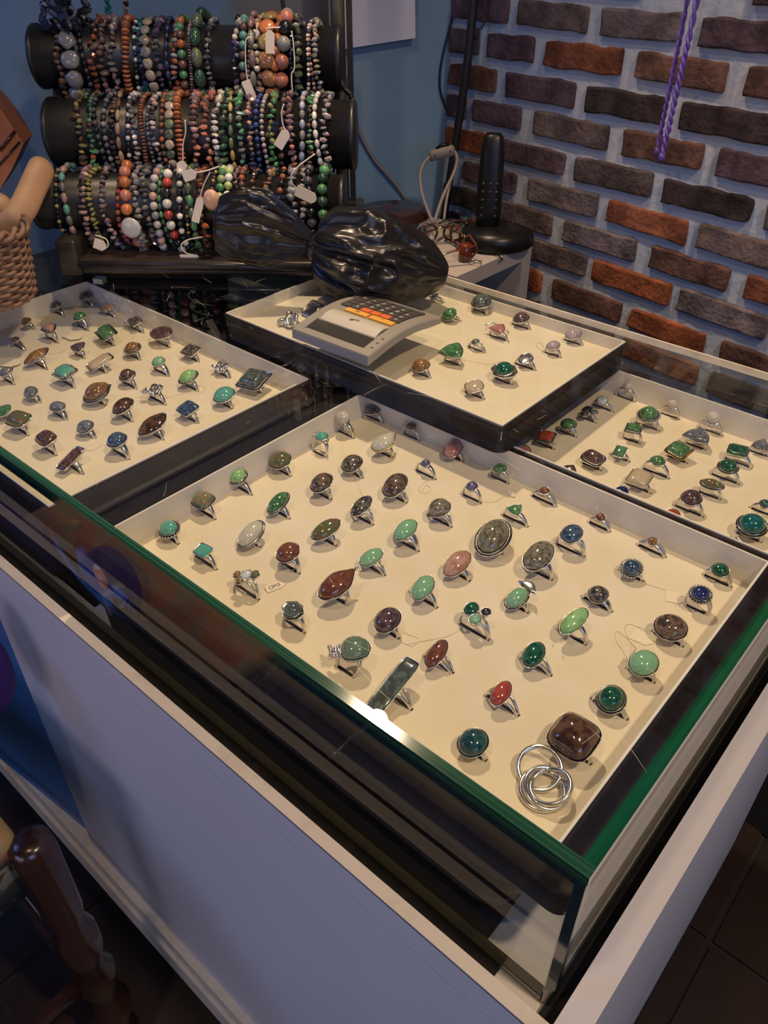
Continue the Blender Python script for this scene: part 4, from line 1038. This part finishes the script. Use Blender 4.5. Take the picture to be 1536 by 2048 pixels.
# ---------------------------------------------------------------- black plastic bag with its knotted neck
K0 = atd(632, 490, 0.775)
bag = empty('plastic_bag', (K0.x, K0.y, GZ), 'black knotted plastic bag lying on the glass before the bracelet stand', 'bag')
def gathered(A, B, prof, vert, hor, folds, amp, sag, seed, nu=130, nv=150, floor=None):
    ax = (B-A); L = ax.length; t = ax.normalized(); side = t.cross(UP).normalized(); up = side.cross(t).normalized()
    vs = []; fs = []
    for i in range(nu+1):
        u = i/nu; r_ = prof(u)
        for j in range(nv):
            th = 2*PI*j/nv; n1 = noise.noise(Vector((math.cos(th)*1.4, math.sin(th)*1.4, seed + u*0.7)))
            rip = sum(a_*(1-abs(math.sin(f_*th/2 + ph + u*tw + 2.2*n1)))*2 - a_ for f_, a_, ph, tw in folds)
            k = 1 + amp(u)*rip
            q = noise.noise(Vector((u*5, math.cos(th)*2.2, math.sin(th)*2.2 + seed))); q2 = noise.noise(Vector((u*4.5+seed, math.cos(th)*4.2+u*2, math.sin(th)*4.2)))
            k += (0.09*q + 0.075*(0.5-abs(q2)*2)*1.4)*min(1, u*3)*min(1, (1-u)*6)
            p = A + ax*u + up*(r_*vert*math.sin(th)*k) + side*(r_*hor*math.cos(th)*k) - UP*sag(u)
            if floor is not None and p.z < floor: p.z = floor + 0.0006*(1+q)
            vs.append(p - Vector(bag.location))
    for i in range(nu):
        for j in range(nv): fs.append((i*nv+j, i*nv+(j+1) % nv, (i+1)*nv+(j+1) % nv, (i+1)*nv+j))
    fs += [tuple(range(nv-1, -1, -1)), tuple(range(nu*nv, (nu+1)*nv))]
    mb = MB(); mb.add(vs, fs); return mb
Bend = atd(895, 552, 0.785)
mb = gathered(K0, Bend, lambda u: 0.007 + 0.047*(math.sin(PI*min(1, u*0.97+0.03)**0.72))**0.62 if u < 0.999 else 0.001, 0.84, 1.0,
   [(8, .5, 0, 2.6), (13, .4, 1, -1.6), (21, .2, 2, 1.0)], lambda u: 0.20*max(0, 1-u*1.3)+0.012, lambda u: 0.0, 3.0, floor=GZ+0.0006)
mb.build('bag_body', M['bag'], bag)
Lend = atd(428, 448, 0.765)
mb = gathered(K0, Lend, lambda u: 0.005 + 0.026*(math.sin(PI*min(1, u*0.93+0.0)**1.25))**0.75 + (0.008*u if u < 0.97 else 0), 1.0, 0.42,
   [(12, .5, 0, 1.2), (19, .3, 2, 0.5), (7, .3, 1, -1)], lambda u: 0.26*max(0, 1-u*0.9)+0.045, lambda u: -0.004*math.sin(PI*u), 9.0)
mb.build('bag_neck', M['bag'], bag)
mb = MB(); kb = K0 - Vector(bag.location)
for q, (dx, dz, rr_) in enumerate(((0, 0, 0.009), (0.004, 0.005, 0.008), (-0.003, -0.005, 0.008))):
    T = ([tuple(Vector(v)*(1+0.22*noise.noise(Vector(v)*2.5+Vector((q,0,0))))) for v in ICO3[0]], ICO3[1])
    mb.blob(T, TRS(kb + SE*dx + UP*dz - SF*0.004, None, (rr_, rr_*0.9, rr_)))
mb.build('knot', M['bag'], bag)

# ---------------------------------------------------------------- calculator
NL = atz(583, 656, GZ+0.012); NR = atz(737, 713, GZ+0.012); FR = atz(938, 650, GZ+0.013)
U_ = (NR-NL); CW = U_.length; U_.normalize(); V_ = Vector((-U_.y, U_.x, 0)); CL = (FR-NR).dot(V_)
cal = empty('desk_calculator', (NL.x, NL.y, GZ), 'silver arched desk calculator with orange and red keys on the glass', 'calculator')
cal.rotation_euler = (0, 0, math.atan2(U_.y, U_.x))
def zt(v): v /= CL; return 0.012 + 0.0075*math.sin(PI*min(1, v*0.95)) - 0.001*v
def zb(v): v /= CL; return 0.0028 + 0.0060*math.sin(PI*v)**1.2 + 0.003*v
mb = MB(); NU = 34; vs = []; fs = []
prof = []
for k in range(NU+1): v = CL*k/NU; prof.append((v, zt(v)))
bot = [(CL*k/NU, zb(CL*k/NU)) for k in range(NU, -1, -1)]
pr = prof + bot; n = len(pr)
for x, ins in ((0, 0.0012), (0.0012, 0), (CW-0.0012, 0), (CW, 0.0012)):
    for v, z in pr: vs.append((x, v + (ins if v < CL*0.02 else (-ins if v > CL*0.98 else 0)), z - (ins if z > zb(v)+0.002 else -ins)))
for k in range(3):
    for i in range(n): fs.append((k*n+i, (k+1)*n+i, (k+1)*n+(i+1) % n, k*n+(i+1) % n))
for base_ in (0, 3*n):
    for i in range(NU): 
        q = (base_+i, base_+i+1, base_+n-2-i, base_+n-1-i); fs.append(q if base_ == 0 else q[::-1])
mb.add(vs, fs, smooth=False); mb.build('body', M['calc_silver'], cal)
mb = MB(); mb.box((0.001, -0.0006, 0.0032), (CW-0.001, 0.0006, 0.0108)); mb.build('front_face', M['calc_side'], cal)
for x in (0.014, CW-0.024):
    for y in (0.004, CL*0.45):
        mb = MB(); mb.box((x, y, 0.0002), (x+0.008, y+0.008, zb(y)+0.001)); mb.build('foot', M['black_plastic'], cal)
def strip(u0, u1, v0, v1, dz, thick, K=8, bulge=0.0):
    mb = MB(); vs = []; fs = []
    for k in range(K+1):
        v = CL*(v0+(v1-v0)*k/K); z = zt(v)+dz + bulge*math.sin(PI*k/K)
        vs += [(CW*u0, v, z), (CW*u1, v, z), (CW*u1, v, z-thick), (CW*u0, v, z-thick)]
    for k in range(K):
        for i in range(4): fs.append((k*4+i, k*4+(i+1) % 4, (k+1)*4+(i+1) % 4, (k+1)*4+i)[::-1])
    fs += [(0,1,2,3), tuple(K*4+i for i in (3,2,1,0))]
    mb.add(vs, fs, smooth=False); return mb
strip(0.13, 0.87, 0.07, 0.215, 0.0003, 0.001).build('display', M['lcd'], cal)
strip(0.115, 0.13, 0.06, 0.225, 0.0008, 0.001).build('display_frame', M['calc_side'], cal)
o = strip(0.15, 0.86, 0.225, 0.42, 0.0006, 0.0012, bulge=0.0022); o.build('silver_cover', M['calc_bright'], cal)
mb = MB(); vc = 0.32*CL; zc_ = zt(vc)+0.0031; pts = [(CW*0.50+0.006*math.cos(t*0.5)*(1-t/14), vc+0.0016*math.sin(t*0.9), zc_) for t in range(9)]
mb.tube(pts, [0.0003+0.0005*math.sin(PI*t/8) for t in range(9)], 6, flat=0.3); mb.build('swoosh_mark', M['key_grey'], cal)
for q, v in enumerate((0.10, 0.17, 0.24)):
    strip(0.925, 0.955, v, v+0.012, 0.0003, 0.0006, K=1).build('bezel_mark', M['key_grey'], cal)
keys = []
rowv = [0.445, 0.525, 0.605, 0.685, 0.765, 0.845]; cw6 = 0.76/6
def keyat(u, wu, v, wv, m, s=None):
    mb = strip(u, u+wu-0.014, v, v+wv-0.012, 0.0016, 0.0022, K=2, bulge=0.0002); k = mb.build('key', m, cal)
    if s:
        vm = CL*(v+wv/2); R3 = Matrix.Rotation(PI, 3, 'Z'); sl = (zt(vm+0.001)-zt(vm-0.001))/0.002
        R3 = Matrix.Rotation(math.atan(sl), 3, 'X') @ R3
        text_obj(s, 0.0062 if len(s) == 1 else 0.0034, M['print_white'] if m is M['key_grey'] else M['ink'], k, R3, Vector((CW*(u+wu/2-0.007), vm-0.0005, zt(vm)+0.00215)), 'key_print')
keyat(0.12+cw6, cw6*2.4, rowv[0], 0.075, M['key_orange'], '000'); keyat(0.12+cw6*3.5, cw6*2.4, rowv[0], 0.075, M['key_orange'], '-')
L1 = [None, ('grey','>'), ('red',''), ('grey','6'), ('red',''), ('red','')]
for c_ in range(6):
    L_ = [('grey',''), ('grey','L'), ('red',''), ('red',''), ('red',''), ('grey','+')][c_]; keyat(0.12+cw6*c_, cw6, rowv[1], 0.08, M['key_'+L_[0]], L_[1] or None)
for rr_, row in enumerate((['', '7', '4', '6', '9', '7'], ['', '1', '5', '3', '8', '4'], ['0', '1', '2', '3', '5', ''], ['', '', '', '', '', ''])):
    for c_, s in enumerate(row): keyat(0.12+cw6*c_, cw6, rowv[2+rr_], 0.08, M['key_grey'], s or None)

# ---------------------------------------------------------------- shelf unit against the wall, phone, spectacles
PW = atp(1065, 486, wp(0, 0, 0.012), WN); zs = PW.z; S2 = atz(1000, 515, zs); SD = (S2-PW); SD.z = 0; SD.normalize(); SN = Vector((-SD.y, SD.x, 0))
if SN.dot(Vector((0,0,0))-PW) > 0: SN = -SN
sh = empty('shelf_unit', (PW.x, PW.y, 0.0), 'small cream shelf unit behind the glass, against the brick wall', 'shelf')
def SHM(): return Matrix.Translation(Vector((PW.x, PW.y, 0))) @ Matrix((SD, SN, UP)).transposed().to_4x4()
def PH(mb, name, m, par=sh): mb.v = [tuple(Vector(v) - Vector(par.location)) for v in mb.v]; return mb.build(name, m, par)
LS = 0.155; DS = 0.20
mb = MB(); mb.box((0, 0, zs-0.018), (LS, DS, zs), SHM()); PH(mb, 'top_board', M['shelf_white'])
mb = MB(); mb.box((0, 0, 0.0), (0.020, DS, zs-0.0181), SHM()); PH(mb, 'side_board', M['shelf_white'])
mb = MB(); mb.box((LS-0.016, 0, 0.0), (LS, DS, zs-0.0181), SHM()); PH(mb, 'side_board', M['shelf_white'])
mb = MB(); mb.box((0.0205, DS-0.008, 0.0), (LS-0.0165, DS, zs-0.0185), SHM()); PH(mb, 'back_board', M['dark_inside'])
pb = atz(992, 476, zs+0.010)
ph = empty('cordless_phone', (pb.x, pb.y, zs+0.0004), 'black cordless phone upright in its round charging base on the cream shelf', 'phone')
mb = MB(); A_ = Matrix.Diagonal((0.046, 0.036, 1, 1)); mb.lathe([(0.90, 0.0), (1.0, 0.004), (1.0, 0.012), (0.93, 0.019), (0.70, 0.023), (0.3, 0.025)], M=Matrix.Rotation(0.7, 4, 'Z') @ A_, n=40); mb.build('charging_base', M['black_plastic'], ph)
mb = MB(); yaw = Matrix.Rotation(math.radians(35), 4, 'Z') @ Matrix.Rotation(math.radians(-7), 4, 'X')
for k_ in range(1):
    vs = []; fs = []; n = 16; secs = [(0.0, .013, .010), (0.02, .0155, .011), (0.055, .015, .010), (0.088, .0135, .009), (0.102, .0115, .008), (0.106, .008, .005)]
    for z, a_, b2 in secs:
        for q in range(n):
            t = 2*PI*q/n; c, s = math.cos(t), math.sin(t); e = (abs(c)**4+abs(s)**4)**-.25; vs.append(yaw @ Vector((a_*c*e - 0.012, b2*s*e, z+0.020)))
    for i in range(len(secs)-1):
        for q in range(n): fs.append((i*n+q, i*n+(q+1) % n, (i+1)*n+(q+1) % n, (i+1)*n+q))
    fs += [tuple(range(n-1,-1,-1)), tuple(range(5*n, 6*n))]; mb.add(vs, fs)
hs_ = mb.build('handset', M['black_plastic'], ph)
mb = MB()
for r_ in range(5):
    for c_ in range(3): mb.blob(ICO1, TRS(yaw @ Vector((-0.012 + (c_-1)*0.008, -0.0098, 0.036+r_*0.009)), yaw.to_3x3(), (0.0026, 0.0010, 0.0022)))
mb.build('keypad', M['stand_lacquer'], hs_)
mb = MB(); mb.tube([pb + Vector((0.02, -0.03, -0.006)), atz(1003, 517, zs+0.002), atz(1012, 530, zs-0.03), atz(1013, 560, zs-0.09)], 0.0010, 6); mb.v = [tuple(Vector(v) - ph.location) for v in mb.v]; mb.build('power_lead', M['cable_black'], ph)
def specs(c, yw, label, m):
    o = empty('spectacles', c, label, 'glasses', rotz=yw)
    for s_ in (-1, 1):
        mb = MB(); mb.tube([(s_*0.020+0.016*math.cos(t*2*PI/20), 0.0015*math.cos(t), 0.014+0.012*math.sin(t*2*PI/20)) for t in range(21)], 0.0016, 6); mb.build('lens_rim', m, o)
        mb = MB(); mb.tube([(s_*0.037, 0, 0.020), (s_*0.039, 0.010, 0.020), (s_*0.037, 0.045, 0.014), (s_*0.032, 0.065, 0.003)], 0.0022, 6, flat=0.5); mb.build('temple_arm', m, o)
    mb = MB(); mb.tube([(-0.005, 0, 0.018), (0, -0.001, 0.021), (0.005, 0, 0.018)], 0.0014, 6); mb.build('bridge', M['gold'], o)
specs(atz(925, 505, zs+0.001), math.radians(150), 'amber-brown spectacles lying on the cream shelf beside the phone', M['amber_plastic'])
specs(atz(880, 488, zs+0.001), math.radians(65), 'dark spectacles on the cream shelf, half hidden by the black bag', M['wood_dark'])
p = atz(930, 520, zs+0.001); mb = MB(); mb.lathe([(0.008, 0), (0.0085, 0.002), (0.0080, 0.018), (0.006, 0.020)], n=20)
o = mb.build('amber_bottle', M['amber_plastic']); o.location = p; tag(o, 'little amber-brown bottle on the front edge of the cream shelf', 'bottle')
p = atz(950, 527, zs+0.001); mb = MB(); mb.tube([(0.008*math.cos(t*.5), 0.006*math.sin(t*.5), 0.001+0.0003*t) for t in range(14)], 0.0007, 6)
o = mb.build('silver_chain', M['silver']); o.location = p; tag(o, 'short silver chain curled on the cream shelf by the spectacles', 'chain')
p = atd(785, 436, 1.0); mb = MB(); mb.lathe([(0.040, 0), (0.047, 0.003), (0.047, 0.006), (0.043, 0.010), (0.01, 0.011)], n=36)
o = mb.build('wooden_disc', M['wood_dark']); o.location = p; tag(o, 'round dark brown wooden disc showing behind the black bag', 'disc')

# ---------------------------------------------------------------- cables, pipe, cords on the walls
def run(name, pts, r_, m, label, cat, n=8, group=None):
    P_ = [Vector(p) for p in pts]; sm = []
    for k in range(len(P_)-1):
        p0, p1, p2, p3 = P_[max(k-1,0)], P_[k], P_[k+1], P_[min(k+2, len(P_)-1)]
        for q in range(6):
            t = q/6; sm.append(0.5*((2*p1)+(p2-p0)*t+(2*p0-5*p1+4*p2-p3)*t*t+(3*p1-p0-3*p2+p3)*t**3))
    sm.append(P_[-1]); b0 = Vector(sm[0]); mb = MB(); mb.tube([p-b0 for p in sm], r_, n)
    o = mb.build(name, m); o.location = b0; return tag(o, label, cat, group)
run('black_pipe', [atp(x, y, wp(0, 0, 0.022), WN) for x, y in ((952, -60), (938, 100), (915, 260), (893, 400), (886, 450))], 0.0052, M['cable_black'], 'thick black cable pipe running down the room corner', 'pipe', 12)
run('thin_wire', [onblue(920, -20, .003), onblue(898, 60, .003), onblue(882, 130, .003), onblue(880, 175, .003), onblue(888, 205, .003), onblue(896, 224, .003)], 0.0013, M['cable_black'], 'thin dark wire curving on the blue wall, left of the black pipe', 'wire')
run('grey_cable', [onblue(699, 150, .004), onblue(704, 210, .004), onblue(722, 270, .004), onblue(748, 318, .004), onblue(775, 350, .004), onblue(800, 380, .004), onblue(818, 408, .004)], 0.0026, M['cable_grey'], 'grey cable sloping down the blue wall right of the bracelet stand', 'cable')
run('wall_wire', [atp(978, -20, wp(0,0,.01), WN), atp(974, 30, wp(0,0,.01), WN), atp(962, 58, wp(0,0,.012), WN)], 0.0010, M['cable_black'], 'short black wire end hanging on the brick wall beside the pipe', 'wire')
sw = atd(884, 305, 0.965)
swo = empty('inline_switch', sw, 'beige inline cord switch with two cables near the corner', 'switch')
Rq = Matrix.Rotation(math.radians(41), 3, 'Z') @ Matrix.Rotation(math.radians(-14), 3, 'Y')
mb = MB(); mb.bbox((-0.016, -0.005, -0.006), (0.016, 0.005, 0.006), 0.004, Rq.to_4x4()); mb.build('switch_body', M['cable_beige'], swo)
mb = MB()
for x in (-0.009, 0.010): mb.blob(ICO1, TRS(Rq @ Vector((x, -0.0052, 0.0)), Rq, (0.0012, 0.0008, 0.0012)))
mb.build('screw', M['ink'], swo)
mb = MB(); mb.tube([Rq @ Vector((-0.006, 0, 0.006)), Rq @ Vector((0.002, 0, 0.0085)), Rq @ Vector((0.010, 0, 0.006))], 0.002, 6); mb.build('rocker', M['black_plastic'], swo)
def cord(pts, r_, m, nm):
    P_ = [Vector(p)-sw for p in pts]; sm = []
    for k in range(len(P_)-1):
        p0, p1, p2, p3 = P_[max(k-1,0)], P_[k], P_[k+1], P_[min(k+2, len(P_)-1)]
        for q in range(6):
            t = q/6; sm.append(0.5*((2*p1)+(p2-p0)*t+(2*p0-5*p1+4*p2-p3)*t*t+(3*p1-p0-3*p2+p3)*t**3))
    mb = MB(); mb.tube(sm + [P_[-1]], r_, 8); mb.build(nm, m, swo)
cord([sw + Rq @ Vector((-0.015, 0, -0.001)), atd(846, 330, .965), atd(840, 355, .965), atd(846, 395, .965), atd(866, 447, .965)], 0.0021, M['cable_beige'], 'switch_cord')
cord([sw + Rq @ Vector((0.015, 0, -0.002)), atd(914, 318, .965), atd(908, 345, .965), atd(885, 395, .965), atd(868, 447, .965)], 0.0023, M['cable_beige'], 'switch_cord')
cord([atd(902, 360, .967), atd(893, 400, .967), atd(888, 440, .967)], 0.0018, M['cable_beige'], 'switch_cord')
def braid(pts, r_, label):
    P_ = [Vector(p) for p in pts]; b0 = P_[0].copy(); n = 150; mb = MB()
    def at(t):
        s = t*(len(P_)-1); k = min(int(s), len(P_)-2); return P_[k].lerp(P_[k+1], s-k) - b0
    for ph_ in (0, PI):
        mb.tube([at(q/n) + Vector((math.cos(q*0.55+ph_), math.sin(q*0.55+ph_), 0))*r_*0.55 for q in range(n+1)], r_*0.62, 7)
    tip = at(1.0); mb.blob(ICO2, TRS(tip, None, (r_*1.3, r_*1.3, r_*1.8)))
    for k in range(5): mb.tube([tip, tip + Vector(((k-2)*0.0009, 0, -0.005))], 0.0003, 5)
    o = mb.build('braided_rope', M['purple_cord']); o.location = b0; return tag(o, label, 'rope')
T1 = atp(1314, 302, wp(0, 0, 0.045), WN); T2 = atp(1324, 314, wp(0, 0, 0.055), WN)
braid([T1 + Vector((0.001, 0, 0.26)), T1 + Vector((0.001, 0, 0.1)), T1], 0.0022, 'purple braided cord hanging before the brick wall, left strand')
braid([T2 + Vector((0.006, 0, 0.27)), T2 + Vector((0.003, 0, 0.1)), T2], 0.0026, 'purple braided cord hanging before the brick wall, right and lower strand')

# paper and boards behind the stand
q = [onblue(x, y, 0.012) for x, y in ((676, -60), (829, -60), (831, 76), (682, 99))]
mb = MB(); mb.add([v - BN*z for z in (0, 0.0006) for v in q], [(0,1,2,3), (7,6,5,4)] + [(k, 4+k, 4+(k+1) % 4, (k+1) % 4) for k in range(4)], smooth=False)
tag(mb.build('paper_sheet', M['paper']), 'blank white paper sheet hanging on the blue wall', 'paper')
q = [sp(x, y, 0.20) for x, y in ((471, -60), (652, -60), (650, 110), (471, 110))]
mb = MB(); mb.add([v + SF*z for z in (0, 0.006) for v in q], [(3,2,1,0), (4,5,6,7)] + [(k, (k+1) % 4, 4+(k+1) % 4, 4+k) for k in range(4)], smooth=False)
tag(mb.build('grey_board', M['grey_board']), 'dark grey board standing behind the top bracelet bar', 'board')
run('black_rod', [sp(562, -20, .15), sp(569, 30, .15), sp(576, 66, .15)], 0.0022, M['cable_black'], 'thin black rod in front of the dark grey board', 'rod')

# dark chip necklaces above the left end of the stand
def necklace(pts, sz, cols, label, seed, off=0.11):
    P_ = [sp(x, y, off + 0.004*math.sin(k*2.1)) for k, (x, y) in enumerate(pts)]; b0 = P_[0].copy(); r = random.Random(seed); mb = MB(); mb.tube([p-b0 for p in P_], 0.0005, 4, col=(.02,.02,.02))
    for k in range(len(P_)-1):
        L = (P_[k+1]-P_[k]).length; n = max(1, int(L/(sz*0.55)))
        for q in range(n):
            p = P_[k].lerp(P_[k+1], (q+.5)/n) - b0; Rm = Matrix.Rotation(r.random()*6, 3, 'X') @ Matrix.Rotation(r.random()*6, 3, 'Z')
            mb.blob(ICO1, TRS(p, Rm, (sz*.75, sz*(.3+.3*r.random()), sz*.35)), jit=.15, rnd=r, col=r.choice(cols), smooth=False)
    o = mb.build('chip_necklace', M['bead']); o.location = b0; tag(o, label, 'necklace', 'necklaces above the stand')
dk = [COL['black'], COL['navy'], COL['black'], (.03,.03,.05)]
necklace([(100,-30),(88,15),(84,40),(100,58),(118,48)], .010, dk, 'black chip necklace hanging at the left over the top bar', 1)
necklace([(112,-30),(106,20),(112,52),(130,56),(138,30),(135,-30)], .010, dk + [(.25,.25,.35)], 'black and grey chip necklace, centre of the bunch at the top left', 2, .118)
necklace([(165,-30),(172,15),(160,40),(146,52),(135,58)], .010, dk + [(.16,.12,.08)], 'black and brown chip necklace, right side of the bunch at top left', 3)
necklace([(120,-30),(122,10),(126,40),(130,58)], .012, dk, 'thick black chip strand, dropping straight down in the top left bunch', 6, .100)
necklace([(214,-30),(216,20),(222,50),(236,55)], .006, [COL['navy'], COL['blgrn']], 'dark teal bead strand hanging left of the bare wall patch', 4, .14)
necklace([(250,-30),(252,20),(250,48),(240,56)], .006, [COL['black'], COL['brown']], 'dark brown bead strand hanging beside the dark teal strand', 5, .14)
mb = MB(); pts = [sp(x, y, .112) for x, y in ((683,165),(690,178),(700,188),(706,205),(712,213))]; r = random.Random(5); b0 = pts[0].copy()
for k in range(4):
    for q in range(3): mb.blob(ICO1, TRS(pts[k].lerp(pts[k+1], q/3)-b0, None, (.003,.003,.0035)), col=COL['black'])
mb.tube([p-b0 for p in pts], 0.0005, 4, col=COL['black'])
o = mb.build('black_bead_strand', M['bead']); o.location = b0; tag(o, 'short black bead strand dangling between the right ends of two bars', 'beads')

# ---------------------------------------------------------------- basket with a wooden tool, wooden board
bc = atz(-14, 596, GZ+0.001); BRr = 0.047; BH = 0.066
bk = empty('wicker_basket', bc, 'brown wicker basket standing on the glass at the left edge', 'basket')
mb = MB(); ns = 26; rowsn = 17
for k in range(rowsn):
    z = 0.003 + k*BH/rowsn; rr_ = BRr*(0.84 + 0.16*k/rowsn); n = ns*4
    mb.tube([((rr_+0.0016*math.sin(PI*ns/2*(q/n*2)*1.0 + (PI if k % 2 else 0)))*math.cos(2*PI*q/n), (rr_+0.0016*math.sin(PI*ns*q/n + (PI if k % 2 else 0)))*math.sin(2*PI*q/n), z) for q in range(n+1)], 0.0021, 6)
mb.build('woven_wall', M['wicker'], bk)
mb = MB()
for q in range(ns):
    a = 2*PI*q/ns; mb.tube([(BRr*0.84*math.cos(a), BRr*0.84*math.sin(a), 0), (BRr*math.cos(a), BRr*math.sin(a), BH)], 0.0016, 6)
mb.lathe([(BRr*0.84, 0), (BRr*0.84, 0.002)], n=ns); mb.build('stake', M['wicker'], bk)
mb = MB()
for ph_ in (0, PI):
    mb.tube([((BRr+0.001+0.003*math.cos(q*.55+ph_))*math.cos(2*PI*q/120), (BRr+0.001+0.003*math.cos(q*.55+ph_))*math.sin(2*PI*q/120), BH+0.002+0.0035*math.sin(q*.55+ph_)) for q in range(121)], 0.0026, 6)
mb.build('rim', M['wicker'], bk)
d0 = 0.775
pts = [atd(-30, 470, d0), atd(5, 455, d0-.005), atd(32, 437, d0-.008), atd(50, 410, d0-.006), atd(66, 375, d0), atd(82, 340, d0+.006), atd(92, 320, d0+.01)]
b0 = pts[0].copy(); sm = []
for k in range(len(pts)-1):
    for q in range(5): sm.append(pts[k].lerp(pts[k+1], q/5)-b0)
sm.append(pts[-1]-b0); nS = len(sm)
rad = [0.0130*(1 if k < nS-6 else math.sqrt(max(0.02, 1-((k-(nS-6))/5.2)**2))) for k in range(nS)]
mb = MB(); mb.tube(sm, rad, 18, flat=0.5, up=SF*1.0 + UP*0.2); o = mb.build('wooden_massage_stick', M['wood_pale']); o.location = b0
tag(o, 'pale curved wooden tool with a rounded end, sticking out of the basket', 'tool')
p = atd(-6, 412, .765); mb = MB(); mb.blob(ICO3, TRS((0,0,0), Rs, (0.015, 0.012, 0.013))); o = mb.build('wooden_ball', M['wood_pale']); o.location = p
tag(o, 'pale rounded wooden piece in the basket, cut by the left edge', 'wood')
q = [atd(x, y, .86) for x, y in ((-60, 150), (4, 222), (24, 252), (47, 288), (26, 335), (0, 378), (-60, 440))]; b0 = q[0].copy(); nq = len(q)
mb = MB(); bk_ = SF*0.05 + SE*(-0.01); mb.add([v-b0 for v in q] + [v-b0+bk_ for v in q], [tuple(range(nq-1,-1,-1)), tuple(range(nq, 2*nq))] + [(k, (k+1) % nq, nq+(k+1) % nq, nq+k) for k in range(nq)], smooth=False)
o = mb.build('wooden_box', M['wood_orange']); o.location = b0
tag(o, 'orange-brown wooden box corner behind the basket at the left edge', 'box')
mb = MB(); mb.tube([atd(0, 300, .858)-b0, atd(30, 262, .858)-b0], .0018, 6); mb.tube([atd(-20, 350, .858)-b0, atd(40, 283, .858)-b0], .0012, 6); mb.build('dark_groove', M['wood_dark'], o)
p = atz(200, 566, 0.661); mb = MB(); mb.box((-0.006, -0.004, 0.0), (0.006, 0.006, 0.006), Matrix.Rotation(0.5, 4, 'Z')); o = mb.build('folded_paper', M['tag_paper']); o.location = p
tag(o, 'small folded cream paper wedged in the back corner of the left tray', 'paper')

# ---------------------------------------------------------------- chair at the lower left, purple cushion
zs_ = 0.40; A = atz(60, 1688, zs_)
chr_ = empty('carved_chair', (A.x, A.y, 0), 'dark carved wooden chair with tapestry seat, in the lower left corner', 'chair')
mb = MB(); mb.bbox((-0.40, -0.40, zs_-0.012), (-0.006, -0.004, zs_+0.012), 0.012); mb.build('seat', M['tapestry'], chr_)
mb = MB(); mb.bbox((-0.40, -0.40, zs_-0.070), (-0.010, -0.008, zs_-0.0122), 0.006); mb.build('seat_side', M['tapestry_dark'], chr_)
for k, (x, y) in enumerate(((0, 0), (-0.40, 0), (0, -0.40), (-0.40, -0.40))):
    mb = MB(); prof = [(0.013, 0), (0.016, 0.01), (0.019, 0.03), (0.012, 0.05), (0.020, 0.08), (0.022, 0.10), (0.013, 0.12), (0.019, 0.15), (0.021, 0.17), (0.013, 0.19), (0.020, 0.22), (0.020, 0.25), (0.014, 0.27), (0.017, 0.29), (0.0185, 0.385), (0.017, 0.402), (0.010, 0.407)]
    mb.lathe(prof, Matrix.Translation((x, y, 0)), 20); mb.build('leg', M['wood_dark'], chr_)
for (x0, y0, x1, y1) in ((0, 0, 0, -0.40), (0, 0, -0.40, 0), (-0.40, 0, -0.40, -0.40)):
    mb = MB(); mb.tube([(x0, y0, 0.165), (x1, y1, 0.165)], 0.009, 8); mb.build('stretcher', M['wood_dark'], chr_)
p = atd(-48, 1345, 0.66); mb = MB()
T = ([tuple(Vector(v)*(1+0.05*noise.noise(Vector(v)*2))) for v in ICO3[0]], ICO3[1])
mb.blob(T, TRS((0,0,0), None, (0.028, 0.028, 0.052))); o = mb.build('purple_cushion', M['purple_plush']); o.location = p
tag(o, 'dark purple plush cushion peeking in at the left edge before the counter', 'cushion')
